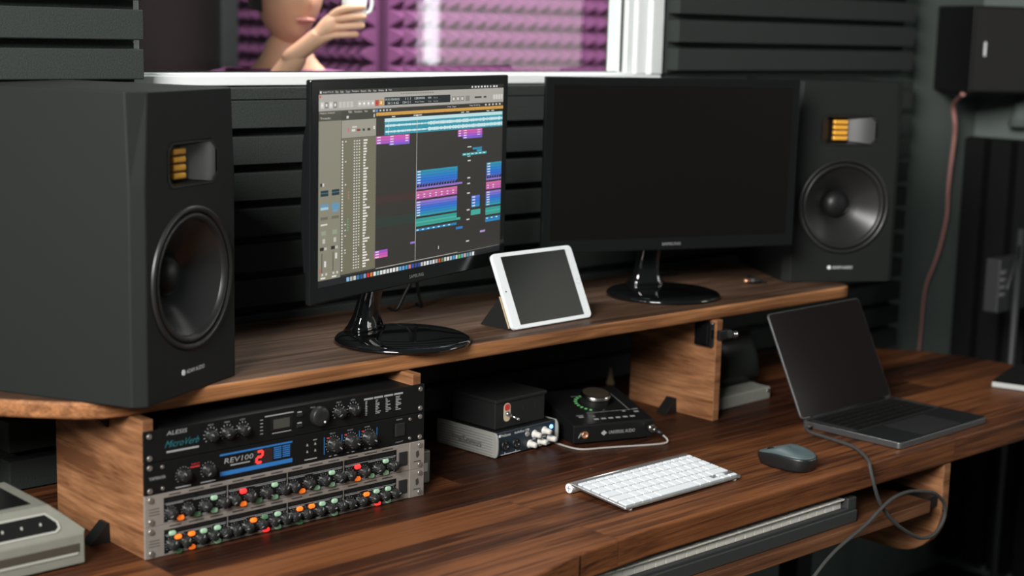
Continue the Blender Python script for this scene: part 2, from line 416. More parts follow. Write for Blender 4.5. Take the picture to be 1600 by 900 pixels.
g = G(); g.box(2, 6, WY0+130+1430, b_2-10, 5, WZ1-WZ0-10); g.build('sheer_curtain', mat('sunlit_sheer_curtain', (0.7, 0.7, 0.66), 0.9, emis=(1.0, 0.95, 0.87), estr=3.4), w2)
# window frame (white profile) + glass
wf = thing('window_1', 'x', 'window', W(0, 440, 612)); del wf['label']; del wf['category']; struct(wf)
g = G()
h = ZT-zb
g.box(228, 1490, 0, 60, 0, 17, 2)                       # sill profile
g.box(228, 1440, 14, 60, 17, 21, 1)
g.box(228, 252, 0, 60, 17, h, 2)                        # left jamb
g.box(1452, 1490, -4, 60, 17, h, 3)
g.box(1418, 1452, 8, 60, 17, h, 5)
g.box(1398, 1418, 16, 60, 17, h, 2); g.box(1384, 1398, 26, 60, 17, h, 2)
g.box(228, 1490, 0, 60, h, h+60, 2)
f_ob = g.build('window_frame', M_frame, wf)
g = G(); g.box(252, 1386, 27, 31, 17, 23); g.box(1388, 1390, 22, 27, 17, h); g.build('seal', M_seal, wf)
g = G(); g.box(252, 1388, 32, 36, 19, h); g.build('glass', m_glass, wf)

# ================================================================== acoustic foam
def strip_foam(name, x0, x1, ztops, zlow, yf, label, strip=46, depth=32, base=18, top_slab=None):
    o = thing(name, label, 'acoustic foam', W((x0+x1)/2, yf+depth+base, zlow))
    return None
def foam_h(x0, x1, z0, z1, tops, yf, label, strip=46.5, end_in=20):
    g = G(); cx = (x0+x1)/2
    g.box(x0-cx+end_in*0, x1-cx, 32, 50, 0, z1-z0)
    for t in tops:
        g.box(x0-cx, x1-cx, 0, 33, t-strip-z0, t-z0, 1.5, 1)
    o = g.build('foam_panel', M_foam, None, W(cx, yf, z0)); tag(o, label, 'acoustic foam')
    return o
p = 60.7
lt = [589-p*k for k in range(0, 13)]
g = G(); g.box(-1300, 1100, 32, 50, 0, 810)
for k, t in enumerate(lt): g.box(-1300, 1100, 0, 33, t-46.5+200, t+200, 1.5, 1)
g.box(-1300, 1100, 1.5, 33, 590+200, 610+200, 1.5, 1)
o = g.build('foam_panel', M_foam, None, W(1300, 406, -200)); tag(o, 'long ribbed charcoal foam panel on the wall below the window, behind the monitors', 'acoustic foam')
foam_h(-1200, 233, 620, 1290, [732.5-60.7*k for k in range(-8, 2)], 392, 'ribbed charcoal foam panel at the upper left, left of the window')
# dark backing strip below the upper left panel is the wall itself
foam_h(1503, 2388, 632, 1290, [744-59.6*k for k in range(-8, 2)], 406, 'ribbed charcoal foam panel at the upper right, right of the window')
# vertical ribbed foam on right wall
g = G(); g.box(50, 82, -700, 0, 0, 1160)
for k in range(9): g.box(0, 52, -700+k*78, -700+k*78+58, 0, 1160, 3, 1)
o = g.build('foam_panel', M_foamshade_cover, None, W(2704, 455, -700)); tag(o, 'tall charcoal foam panel with vertical ribs in the right corner below the small wall speaker', 'acoustic foam')  # darker foam colour stands in for the shade in this corner

# ================================================================== desk
g = G()
pts = [(-700, -520), (-300, -520), (60, -500), (250, -425), (381, -372), (500, -348), (640, -336), (1000, -333), (1706, -336), (2040, -338), (2110, -320), (2150, -270),
       (2160, -80), (2148, 70), (2122, 142), (2072, 213), (2000, 275), (1900, 330), (1750, 372), (1600, 396), (-700, 396)]
g.prism(pts, -44, 0, 'z', 4, 3)
LEGX, LEGY = 1600, 100
desk = thing('studio_desk', 'large dark-stained wooden studio desk carrying all the equipment', 'desk', (0, 0, 0))
dt = g.build('desktop', MW_desk, desk, W(0, 0, 0))
def bracket_poly():
    P = [(-333, 0), (-333, -88)]
    for k in range(0, 10):
        a = R(90*k/9); P.append((-333+95-95*math.cos(a), -89-95*math.sin(a)))
    P += [(-120, -184), (60, -150), (200, -150), (200, 0)]
    return P
for bx in (1440, -420):
    g = G(); g.prism(bracket_poly(), 0, 23, 'x', 2.5, 2)
    bo = g.build('side_bracket', MW_panel, desk, W(bx, 0, -44.5))
    g = G(); sx_ = -1 if bx > 0 else 1; g.box(min(sx_*0.5, sx_*54)+(0 if sx_ < 0 else 23), max(sx_*0.5, sx_*54)+(0 if sx_ < 0 else 23), -325, 40, -80, -58, 1); g.build('drawer_runner', M_black, bo)
for lx, ly in ((LEGX, LEGY), (LEGX, 320), (-480, -200), (-480, 320)):
    if True:
        g = G(); g.box(-25, 25, -25, 25, 0, DZ-45, 2); g.build('leg', M_black, desk, (lx, ly, 0))
g = G(); g.box(-480, LEGX, 305, 335, 300, 360); g.build('stretcher', M_black, desk)

# pull-out tray
tray = thing('keyboard_tray', 'wooden pull-out tray under the front of the desk', 'tray', W(500, -346, -121))
g = G(); g.box(-838, 882, 0, 380, 0, 23, 2); g.build('tray_board', MW_tray, tray)
# piano
pia = thing('piano_keyboard', 'black piano keyboard with white keys on the pull-out tray', 'keyboard', W(1172, -334, -97.6))
g = G()
g.box(-1300, 0, 0, 250, 0, 22, 2); g.box(-1300, -24, 3, 12, 22, 27, 1)
g.box(-24, 0, 3, 250, 22, 44, 2); g.box(-1300, -24, 150, 250, 22, 50, 2)
g.build('body', M_pianobody, pia)
wk = None
for k in range(52):
    x1 = -26-23.5*k
    if wk is None:
        g = G(); g.box(-22.6, 0, 0, 135, -19, 0, 1.2); g.box(-22.4, -0.2, -7, 10, -3, 0, 0.8)
        wk = g.build('white_key', M_pianowhite, pia); o = wk
    else: o = dup(wk, pia)
    o.location = Vector((x1, 16, 43))*S
bk = None
octv = [0, 1, 0, 1, 1, 0, 1]
for k in range(51):
    if not octv[k % 7]: continue
    if bk is None:
        g = G(); g.box(-6, 6, 0, 88, -2, 10, 1.5); bk = g.build('black_key', M_pianoblack, pia); o = bk
    else: o = dup(bk, pia)
    o.location = Vector((-26-23.5*(k+1), 62, 42))*S

# ================================================================== raised shelf
ZS = 218
sh = thing('monitor_shelf', 'long brown wooden shelf raised above the desk under both monitors', 'shelf', W(0, 0, 193))
out = [(-66, 50), (-34, 32), (0, 28), (400, 29), (900, 30), (1300, 28), (1610, 26), (1632, 32), (1645, 50), (1650, 90), (1660, 390), (-760, 390), (-720, 330), (-152, 142), (-122, 108)]  # unseen back-left wing is stretched out to shade the foam below
g = G(); g.prism(out, 0, 25, 'z', 5, 3)
bmx = g.bm
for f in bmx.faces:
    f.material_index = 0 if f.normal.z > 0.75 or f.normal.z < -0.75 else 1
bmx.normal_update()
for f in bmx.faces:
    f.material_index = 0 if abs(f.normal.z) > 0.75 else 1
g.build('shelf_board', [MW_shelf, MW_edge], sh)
def upright(x0, x1, y0, y1, z1, label=None):
    g = G(); g.box(0, x1-x0, 0, y1-y0, 0, z1, 1.2); return g.build('upright', MW_panel, sh, (x0, y0, 0))
for (a, b, c, d) in ((0.5, 17, 0, 250), (466, 482, 4, 250), (1206, 1223, 21, 235)):
    g = G(); g.box(0, b-a, 0, d-c, 0, 192.5, 1.2)
    o = g.build('upright', MW_panel, sh, (a, c, -193))
# corner wedges
def wedge(x, y, z, flip, label, s=-1):
    g = G(); zz = 28 if not flip else -26
    g.prism([(0, 0), (28, 0), (26, zz*0.25), (7, zz), (0, zz)] if True else [], -10 if s < 0 else 0, 0 if s < 0 else 10, 'x', 1.5, 2)
    o = g.build('corner_bracket', M_black, None, W(x, y, z)); tag(o, label, 'bracket')
def corner(x, y, z, up, label):
    g = G()
    # triangular cover: against upright (x=0) and horizontal surface
    k = 1 if up else -1
    b = bmesh.new()
    P = [(-30, 0, 0), (0, 0, 0), (0, 26, 0), (-30, 26, 0), (-26, 2, 5*k), (-4, 2, 27*k), (0, 2, 27*k), (0, 24, 27*k), (-4, 24, 27*k), (-26, 24, 5*k)]
    V = [b.verts.new(q) for q in P]
    bmesh.ops.convex_hull(b, input=V)
    bmesh.ops.recalc_face_normals(b, faces=b.faces[:])
    g.merge(b)
    o = g.build('corner_bracket', M_black, None, W(x, y, z)); tag(o, label, 'bracket')
corner(0.3, 92, 0.2, True, 'small black plastic corner bracket at the foot of the left wooden upright')
corner(0.3, 88, 192.6, False, 'small black plastic corner bracket at the top of the left wooden upright under the shelf')
corner(1205.8, 110, 0.2, True, 'small black plastic corner bracket at the foot of the right wooden upright')

# ================================================================== studio speakers
def speaker(loc, rz, label):
    t = thing('studio_speaker', label, 'speaker', loc, rz, 'studio speakers on the shelf')
    Wd, H, D = 243, 410, 290
    g = G()
    b = bmesh.new()
    # cabinet with chamfered front vertical edges
    def ring(z, c, cd):
        return [(c, 0, z), (Wd-c, 0, z), (Wd, cd, z), (Wd, D, z), (0, D, z), (0, cd, z)]
    rings = [[b.verts.new(q) for q in ring(z, c, cd)] for z, c, cd in ((0, 14, 16), (290, 14, 16), (H, 22, 20))]
    for A, B in zip(rings[:-1], rings[1:]):
        for i in range(6): b.faces.new((A[i], A[(i+1) % 6], B[(i+1) % 6], B[i]))
    b.faces.new(rings[0][::-1]); b.faces.new(rings[-1])
    bmesh.ops.recalc_face_normals(b, faces=b.faces[:])
    bmesh.ops.bevel(b, geom=b.edges[:], offset=1.6, segments=2, profile=0.5, affect='EDGES')
    g.merge(b); cab = g.build('cabinet', M_spk, t)
    T = Matrix.Translation((121, 0, 157)) @ Matrix.Rotation(R(90), 4, 'X')     # local z -> -y
    g = G(); g.cyl((121, -10, 157), (0, 1, 0), 90, 75, n=64)
    b2 = bmesh.new()
    o4 = [(74, -5, 281), (172, -5, 281), (187, -5, 295), (187, -5, 329), (172, -5, 343), (74, -5, 343), (64, -5, 331), (64, -5, 293)]
    A = [b2.verts.new(q) for q in o4]; B = [b2.verts.new((q[0], 26, q[2])) for q in o4]
    b2.faces.new(A); b2.faces.new(B[::-1])
    for i in range(8): b2.faces.new((A[i], B[i], B[(i+1) % 8], A[(i+1) % 8]))
    bmesh.ops.recalc_face_normals(b2, faces=b2.faces[:])
    g.merge(b2); cut = g.build('cut', M_spk, t)
    md = cab.modifiers.new('b', 'BOOLEAN'); md.object = cut; md.operation = 'DIFFERENCE'; md.solver = 'EXACT'
    bpy.context.view_layer.update()
    dg_ = bpy.context.evaluated_depsgraph_get()
    nm = bpy.data.meshes.new_from_object(cab.evaluated_get(dg_)); cab.modifiers.clear(); cab.data = nm; nm.name = 'cabinet'
    bpy.data.objects.remove(cut)
    g = G(); g.lathe([(98, 0.2), (98, 3), (95, 4.6), (91, 3.6), (89.6, 0.6), (89.6, -6)], T, 64); g.build('trim_ring', M_rubber, t)
    g = G(); g.lathe([(89.5, -3), (88, 1.8), (84.5, 3.6), (81, 1.6), (78.5, -4)], T, 64); g.build('surround', M_rubber, t)
    g = G(); g.lathe([(79, -3.5), (62, -17), (44, -32), (28, -45), (26, -48)], T, 64); g.build('cone', M_cone, t)
    g = G(); g.lathe([(28, -45), (27, -38), (21, -31), (12, -27), (0, -25.5)], T, 44); g.build('dust_cap', M_knob, t)
    # ribbon tweeter in a shallow horn
    g = G()
    b = bmesh.new()
    o3 = [(74, 282), (172, 282), (186, 296), (186, 328), (172, 342), (74, 342), (65, 331), (65, 293)]
    i3 = [(90, 290), (128, 290), (128, 290), (128, 334), (128, 334), (90, 334), (90, 334), (90, 290)]
    A = [b.verts.new((x, -0.8, z)) for x, z in o3]; A2 = [b.verts.new((x+(2.5 if x < 120 else -2.5), -0.8, z+(2.5 if z < 312 else -2.5))) for x, z in o3]
    for i in range(8): b.faces.new((A[i], A[(i+1) % 8], A2[(i+1) % 8], A2[i]))
    bmesh.ops.recalc_face_normals(b, faces=b.faces[:])
    g.merge(b); g.build('tweeter_bezel', M_rubber, t)
    g = G(); g.rect(64, 187, 281, 343, 24)
    g.face([(66, 0, 284), (92, 22, 290), (92, 22, 334), (66, 0, 340)])
    g.face([(66, 0, 340), (92, 22, 334), (128, 22, 334), (180, 0, 340)]); g.face([(66, 0, 284), (180, 0, 284), (128, 22, 290), (92, 22, 290)])
    g.build('tweeter_recess', M_black, t)
    g = G(); b = bmesh.new(); n = 12; R0 = []
    for i in range(n+1):
        a = i/n; x = 126+54*a; yy = 21*(1-a)**1.7
        R0.append((b.verts.new((x, yy, 290-6*a)), b.verts.new((x, yy, 334+6*a))))
    for i in range(n):
        f = b.faces.new((R0[i][0], R0[i+1][0], R0[i+1][1], R0[i][1])); f.smooth = True
    g.merge(b); g.build('waveguide', M_guide, t)
    g = G()
    for k in range(4):
        z0 = 291+k*10.9
        g.box(94, 125, 10, 20, z0, z0+8.6, 2.5)
    g.build('ribbon_tweeter', M_gold, t)
    g = G(); g.text('ADAM AUDIO', 5.6, (104, -0.5, 27.5), wid=44)
    g.mi = 0
    g.cyl((97, 0, 30.3), (0, -1, 0), 4, 0.6, n=16)
    g.build('logo', M_white, t)
    return t
speaker(W(-20.7, -38, ZS+0.2), R(26), 'black studio speaker at the left end of the shelf, its lit side toward us')
s1 = bpy.data.objects[[o.name for o in bpy.data.objects if o.get('category') == 'speaker'][0]]
s2 = dup(s1); s2.location = Vector(W(1546.2, 131.6, ZS+0.2))*S; s2.rotation_euler.z = R(-32); s2['label'] = 'black studio speaker at the right end of the shelf, half behind the dark monitor'
for ch in list(s1.children): dup(ch, s2)

# ================================================================== monitors
def monitor(loc, rz, label, on):
    Wd, H = 540, 324
    t = thing('computer_monitor', label, 'monitor', loc, rz, 'two computer monitors on the shelf')
    hz = loc[2]-DZ-ZS                           # lower edge above shelf
    # local origin: lower-left corner of bezel front
    g = G(); g.box(0, Wd, 0, 10, 0, H, 2.5)
    g.prism([(9, 20), (9, H-12), (26, H-30), (40, H-90), (44, 120), (38, 40)], 30, Wd-30, 'x', 3)
    g.build('housing', M_bezel, t)
    # screen
    sx0, sx1, sz0, sz1 = 17, 523, 24, 309
    if on: ui_screen(t, sx0, sx1, sz0, sz1)
    else:
        g = G(); g.box(sx0, sx1, -0.4, 1, sz0, sz1); g.build('screen', M_dead, t)
    g = G(); g.text('SAMSUNG', 5.4, (270, -0.5, 9), align='c', wid=40); g.build('logo', M_greyprint, t)
    # stand
    base = thing('x', 'x', 'x', (0, 0, 0)); 
    bpy.data.objects.remove(base)
    T = Matrix.Translation((270, 24, -hz))
    g = G(); g.lathe([(0, 0), (104, 0), (110, 2), (110, 5), (106, 8.5), (99, 10.5), (60, 12), (0, 12.5)], T, 64)
    sb = g.build('stand_base', M_gloss, t)
    # neck : swept rectangular column leaning forward, flaring at foot
    g = G(); b = bmesh.new(); rings = []
    prof = [(0, 100, 40, 26), (0.06, 99, 33, 20), (0.16, 97, 26, 15), (0.35, 90, 23, 12), (0.7, 74, 21, 11), (1.0, 58, 20, 11)]
    for a, yy, hw, hd in prof:
        zz = -hz+10+a*(hz+60)
        rings.append([b.verts.new((270+hw*math.copysign(abs(math.cos(q))**0.6, math.cos(q)), yy+hd*math.copysign(abs(math.sin(q))**0.6, math.sin(q)), zz)) for q in [2*math.pi*i/24 for i in range(24)]])
    for A, B in zip(rings[:-1], rings[1:]):
        for i in range(24):
            f = b.faces.new((A[i], A[(i+1) % 24], B[(i+1) % 24], B[i])); f.smooth = True
    b.faces.new(rings[0][::-1]); b.faces.new(rings[-1])
    g.merge(b); g.build('stand_neck', M_gloss, t)
    g = G(); g.box(240, 300, 34, 66, 55-0, 110, 4); g.build('hinge', M_black, t)
    return t

def ui_screen(t, sx0, sx1, sz0, sz1):
    g = G(); Wd = sx1-sx0; H = sz1-sz0
    lay = [0]
    def q(s0, s1, t0, t1, col, y=None):
        g.col = lin(col)
        yy = -0.5-0.02*lay[0] if y is None else y
        g.rect(sx0+s0*Wd, sx0+s1*Wd, sz1-t1*H, sz1-t0*H, yy)
    def up(): lay[0] += 1
    def tx(s, s0, tb, h, col, wid=None):
        g.col = lin(col); g.text(s, h*H, (sx0+s0*Wd, -0.5-0.02*lay[0], sz1-tb*H), wid=None if wid is None else wid*Wd)
    rnd = random.Random(3)
    q(0, 1, 0, 1, '#33302c'); up()
    q(0, 1, 0, .022, '#1d1c1a'); q(0, 1, .022, .104, '#b3afa8'); q(0, 1, .104, .108, '#6b6a60')
    q(0, .105, .108, .125, '#4d4c42'); q(0, .105, .125, .155, '#47463c'); q(0, .105, .155, .965, '#8d8a78')
    q(.105, .275, .108, .155, '#3f3e36'); q(.107, .275, .157, .248, '#a29e90'); q(.107, .277, .25, .955, '#77745f')
    q(.275, 1, .108, .128, '#2e2c28'); q(.275, 1, .127, .145, '#d8a24a'); q(.275, 1, .146, .16, '#1f1e1c')
    q(0, 1, .965, 1, '#14181c')
    up()
    # menu bar
    x = .013
    for s, wd in (('Logic Pro X', .048), ('File', .013), ('Edit', .015), ('Track', .02), ('Navigate', .033), ('Record', .026), ('Mix', .014), ('View', .017), ('Window', .028), ('1', .004), ('Help', .016)):
        tx(s, x+.006, .0165, .011, '#e8e6e2', wd); x += wd+.010
    q(.006, .012, .005, .017, '#ffffff')
    for k in range(9):
        q(.80+k*.019, .80+k*.019+rnd.uniform(.007, .014), .006, .016, '#e6e6e4')
    # window buttons, title
    q(.003, .010, .027, .040, '#d2452f')
    for k in range(14): q(.40+k*.013, .41+k*.013, .030, .036, '#8b8780')
    # toolbar buttons
    for k in range(4): q(.008+k*.020, .024+k*.020, .060, .092, '#d6d3cc' if k % 2 == 0 else '#8a8680')
    for k in range(4): q(.093+k*.018, .107+k*.018, .062, .092, '#cbc8c0')
    for k in range(6): q(.183+k*.0215, .202+k*.0215, .060, .092, ['#c4c1b9', '#c4c1b9', '#c4c1b9', '#c4c1b9', '#c0504a', '#d9963a'][k])
    up()
    for k in range(4): q(.189+k*.0215, .197+k*.0215, .070, .082, '#ffffff')
    q(.274, .282, .069, .083, '#c8231c'); q(.2955, .3035, .068, .084, '#ffe7a8')
    for k in range(4): q(.012+k*.020, .019+k*.020, .069, .083, '#f4f3f0')
    q(.316, .675, .049, .0915, '#131a1d')
    for k in range(3): q(.685+k*.025, .706+k*.025, .060, .090, '#8f8b84')
    q(.765, .790, .060, .090, '#8f8b84'); q(.82, .862, .066, .076, '#3a3a38'); q(.875, .892, .066, .076, '#3a3a38')
    for k in range(4): q(.935+k*.016, .947+k*.016, .060, .088, '#dcdad4')
    up()
    for k in range(3): q(.690+k*.025, .700+k*.025, .067, .082, '#e4e2de')
    tx('01:01:00:00.02', .320, .067, .012, '#d9e6e6', .075); tx('1 1 1', .425, .067, .012, '#d9e6e6', .028); tx('128.0000', .475, .067, .012, '#d9e6e6', .055); tx('4/4', .548, .067, .012, '#d9e6e6', .018); tx('No In', .58, .067, .010, '#9fb0b0', .022)
    tx('33 1 4 62', .332, .0865, .012, '#d9e6e6', .058); tx('154 3 1', .412, .0865, .012, '#d9e6e6', .04); tx('Keep Tempo', .478, .0865, .010, '#b9c6c6', .05); tx('/16', .548, .0865, .010, '#9fb0b0', .018); tx('No Out', .58, .0865, .010, '#9fb0b0', .026)
    # sub headers
    tx('Region: Default', .006, .121, .010, '#dcd9cc', .068); tx('Track:', .006, .146, .010, '#dcd9cc', .05)
    tx('Edit', .140, .121, .011, '#e0ded6', .016); tx('Functions', .168, .121, .011, '#e0ded6', .036); tx('View', .216, .121, .011, '#e0ded6', .016)
    q(.258, .268, .111, .123, '#cfcdc4'); q(.272, .284, .110, .123, '#5a92c8')
    for k in range(4): q(.292+k*.017, .300+k*.017, .112, .121, '#d8d6d0')
    tx('Snap:', .66, .122, .010, '#d8d6d0', .022); tx('Smart', .688, .122, .010, '#d8d6d0', .022); tx('Drag:', .79, .122, .010, '#d8d6d0', .02); tx('No Overlap', .815, .122, .010, '#d8d6d0', .04)
    for k in range(5): q(.885+k*.022, .895+k*.022, .112, .122, '#d8d6d0')
    q(.130, .140, .135, .148, '#e0ded6'); q(.262, .268, .133, .150, '#cfcdc4')
    for k in range(12): q(.285+k*.06, .2865+k*.06, .138, .145, '#7a5a26')
    for s0 in (.355, .47, .498, .74, .77, .895, .925): q(s0, s0+.018, .150, .156, '#cfcdc4')
    # selected track header
    for k in range(4): q([.155, .180, .208, .232][k], [.172, .197, .219, .246][k], .205, .217, ['#e8e4da', '#8a3128', '#3a3832', '#2c2b27'][k])
    q(.157, .180, .190, .198, '#ddd9cf'); q(.136, .143, .198, .217, '#d0707a'); q(.262, .269, .195, .212, '#efece4')
    # track list
    n = 46
    for i in range(n):
        tt = .262+i*.0148
        q(.1085, .1145, tt, tt+.008, '#f3f2ec')
        for c in (.166, .178, .190): 
            if not (c == .190 and i > 37 and i < 41): q(c, c+.006, tt+.001, tt+.007, '#efeee8')
        wv = rnd.choice([.010, .014, .017, .020, .024, .034, .016, .018, .013])
        q(.213, .213+wv, tt, tt+.0085, '#f1efe6')
        if rnd.random() < .2: q(.124, .130, tt+.001, tt+.007, '#f3f2ec')
        q(.274, .276, tt+.002, tt+.006, '#24231f')
    for k in range(5): q(.137, .142, .665+k*.0145, .672+k*.0145, '#5fb890')
    for k in range(3): q(.139, .145, .525+k*.015, .533+k*.015, '#b4827a')
    # channel strips
    for sx, dx in ((.010, 0), (.062, 1)):
        q(sx, sx+.036, .505, .535, '#232f35'); q(sx, sx+.036, .517, .521, '#4c93a8')
        q(sx, sx+.036, .575, .588, '#5e9cc4'); q(sx, sx+.036, .591, .604, '#a8cfe6' if dx == 0 else '#5e9cc4')
        if dx: q(sx+.004, sx+.03, .607, .620, '#6aa3c6')
        q(sx, sx+.034, .640, .655, '#6f6c5c'); q(sx+.001, sx+.032, .676, .684, '#e8e5d8' if dx == 0 else '#8d8a78')
        q(sx+.004, sx+.026, .712, .734, '#9aa58a'); q(sx+.010, sx+.022, .752, .776, '#c9c6b8')
        q(sx-.002, sx+.016, .795, .812, '#24231f'); q(sx+.018, sx+.030, .797, .811, '#c9c6b8')
        q(sx+.006, sx+.009, .825, .925, '#3a392f')
        q(sx+.018, sx+.027, .868 if dx == 0 else .833, .898 if dx == 0 else .863, '#e9e7df')
        for k in range(2): q(sx+.006+k*.018, sx+.014+k*.018, .930, .942, '#dad7cb')
        q(sx+.002, sx+.024, .950, .958, '#f1efe6')
    q(.006, .012, .905, .925, '#c2623a'); q(.008, .018, .468, .484, '#1e1d1a'); q(.018, .026, .468, .484, '#dedbd0')
    # tinted row bands
    q(.277, .488, .575, .612, '#432d29'); q(.277, .488, .69, .742, '#2b3a33')
    # arrange grid
    for k in range(30): q(.278, 1, .31+k*.0215, .3106+k*.0215, '#3b3834')
    up()
    # audio region
    q(.318, .996, .161, .249, '#2f9bb0'); up()
    q(.318, .996, .161, .180, '#c9eef2')
    for yc in (.200, .232):
        for k in range(150):
            s0 = .322+k*.0045
            a = .004 if .49 < s0 < .548 else (.0055 if s0 < .49 else .0085)
            a *= rnd.uniform(.6, 1.3)
            q(s0, s0+.0042, yc-a, yc+a, '#d9f5f7')
    q(.339, .3405, .18, .249, '#e8fafa')
    def block(s0, s1, t0, cols, dt, lab=True, text='#f3ecf4'):
        for i, c in enumerate(cols):
            q(s0, s1, t0+i*dt, t0+(i+1)*dt-.001, c)
        if lab:
            up()
            for i in range(len(cols)):
                q(s0+.006, s0+.006+min(.018, (s1-s0)*.4), t0+i*dt+dt*.28, t0+i*dt+dt*.68, text)
            lay[0] -= 1
    block(.275, .451, .252, ['#cf5fb4', '#d05ec0', '#b45ad2'], .0145); block(.342, .451, .252, ['#d864b2', '#cf5cc6', '#a860da', '#7f62d6'], .0136)
    up(); up()
    for i in range(3): q(.428, .444, .256+i*.0137, .262+i*.0137, '#f6e6f4')
    block(.723, .753, .252, ['#d864b2', '#cf5cc6', '#a860da'], .0136); block(.752, .871, .252, ['#d864b2', '#cf5cc6', '#a860da', '#7f62d6'], .0136)
    for i in range(3): q(.84, .858, .256+i*.0137, .262+i*.0137, '#f6e6f4')
    q(.814, .871, .360, .373, '#2a8fb6'); q(.84, .871, .375, .386, '#3f9fc0'); q(.752, .901, .388, .403, '#3aa6ae'); q(.782, .806, .352, .357, '#e8e8e8'); q(.782, .802, .406, .411, '#8fd0d8')
    for k in range(6): up() if k == 0 else None; q(.758+k*.024, .772+k*.024, .393, .398, '#e3f6f6')
    for tt in (.43, .53, .563, .619, .717, .773, .9): q(.785, .803, tt, tt+.008, '#d8d4d8')
    # main blue/purple block and its repeat
    for s0, s1 in ((.490, .725), (.902, .997)):
        block(s0, s1, .458, ['#2f97b6', '#2a8fc6', '#2384d2', '#2a76d8', '#3470d6'], .0155)
        q(s0, s1, .536, .552, '#1c2450')
        up()
        kk = int((s1-s0)/.0155)
        for k in range(kk): q(s0+.003+k*.0155, s0+.011+k*.0155, .536, .5385, '#8f86de'); q(s0+k*.0155, s0+.003+k*.0155, .536, .552, '#7d7fd8')
        lay[0] -= 1
        q(s0, min(s1+.03, .998) if s0 < .5 else s1, .552, .563, '#9a78d2')
        block(s0, s1, .573, ['#d874b0', '#d86cb0', '#cf62b8'], .0152, False)
        up()
        for k in range(int((s1-s0)/.033)):
            for i in range(2): q(s0+.008+k*.033, s0+.018+k*.033, .590+i*.014, .596+i*.014, '#f6dcee')
        lay[0] -= 1
        block(s0, s1, .628, ['#9a7ad6', '#6d77da', '#3f70da', '#2c7fd8', '#2a8ecb', '#2f9db8'], .0145)
        block(s0, s1, .725, ['#36a4a0', '#48b6a4', '#3aa898'], .0150, False)
        q(s0, s1, .782, .796, '#1f86b8')
        up()
        for k in range(int((s1-s0)/.03)): q(s0+.005+k*.03, s0+.017+k*.03, .786, .792, '#d6eef4')
        lay[0] -= 1
    q(.725, .747, .755, .769, '#48b6a4'); q(.722, .762, .81, .824, '#2f7fc4')
    q(.902, .996, .797, .811, '#2a8ac6')
    block(.812, .864, .642, ['#5a77da', '#3f70da', '#2c7fd8', '#2a8ecb'], .0172); q(.811, .870, .725, .756, '#44b2a2')
    q(.870, .902, .855, .867, '#b49ad6'); q(.462, .488, .848, .860, '#9a78d2')
    block(.272, .341, .863, ['#a85ad0', '#cf5cc6', '#dc66b0'], .0142)
    q(.489, .491, .155, .955, '#d9d7d2'); q(.484, .496, .150, .157, '#f4f2ee')
    q(.620, .623, .90, .918, '#e6e6e6')
    # scroll bar and dock
    q(.28, .735, .956, .961, '#a8a598'); q(.735, .99, .9615, .964, '#8a877a')
    cols = ['#8fc6ef', '#b8b6b2', '#d8d4cc', '#3c7fb0', '#2a5f96', '#8aa2c8', '#d22a22', '#e0853a', '#f0f0ee', '#8fc2c4', '#f0e6e4', '#f4f4f2', '#e8e8e6', '#f0f0ee', '#f2f2f0', '#e8e6e2', '#63b4e0', '#7aa4d8', '#3e9ed0', '#e07a90', '#3a5aa8', '#2f4f9c', '#2c4a98', '#c8c8c6', '#e8e8e8', '#f0f0f0', '#b8c8d8', '#e2e2e0', '#b8b8b4', '#d8553a', '#6a8a5a', '#d8d4d0', '#eceae6', '#b4c4d4', '#4aa4d8', '#d8d8d6', '#5ac46a', '#7ab0c4', '#c8b4b0', '#6a9aa8', '#8aa8b0', '#f4f4f4']
    for k, c in enumerate(cols): q(.135+k*.0168, .135+k*.0168+.0125, .974, .996, c)
    g.col = None
    g.build('screen', m_ui, t)

monitor((281.7, 14.5, 316.1+DZ), R(16.44), 'switched-on computer monitor on the left, showing coloured music software tracks', True)
monitor((954.3, 235.9, 310.2+DZ), R(-19.94), 'switched-off dark computer monitor on the right, in front of the right speaker', False)

# ================================================================== tablet on its folded cover
tb = thing('tablet', 'white tablet with a dark screen propped up on the shelf between the monitors', 'tablet', W(733.2, 68, ZS+2.5), R(3.05))
tilt = R(25.3)
TT = Matrix.Rotation(-tilt, 4, 'X')
def rrect(x0, x1, z0, z1, r, n=6):
    P = []
    for cx, cz, a0 in ((x1-r, z1-r, 0), (x0+r, z1-r, 90), (x0+r, z0+r, 180), (x1-r, z0+r, 270)):
        for k in range(n+1):
            a = R(a0+90*k/n); P.append((cx+r*math.cos(a), cz+r*math.sin(a)))
    return P
g = G(); g.M = TT; g.prism(rrect(0, 200, 0, 134.7, 9), 0, 6.5, 'y', 1.2, 2); g.build('body', M_tabwhite, tb)
g = G(); g.M = TT; g.box(20.5, 181, -0.25, 0.6, 7, 127.7); g.build('screen', M_tabscreen, tb)
g = G(); g.M = TT; g.cyl((9.5, 0.1, 67), (0, -1, 0), 1.4, 0.5, n=14); g.build('camera_lens', M_hole, tb)
g = G(); g.M = TT; g.cyl((191, 0.1, 67), (0, -1, 0), 5.0, 0.25, n=24); g.mi = 1; g.cyl((191, 0, 67), (0, -1, 0), 4.2, 0.45, n=24); hb = g.build('home_button', [M_alu, M_tabwhite], tb)
cv = thing('tablet_cover', 'black folding cover with tan lining holding up the white tablet', 'tablet cover', W(733.2, 68, ZS), R(3.05))
g = G(); g.M = Matrix.Translation((0, 0, 2.5)) @ TT
g.box(2, 198, 7, 9, 2, 133, 0.8); g.build('back_panel', M_cover, cv)
st_, ct_ = math.sin(tilt), math.cos(tilt)
def rear(a): return (a*st_+9.2*ct_, 2.5+a*ct_-9.2*st_)
p1 = rear(62); p0 = rear(6)
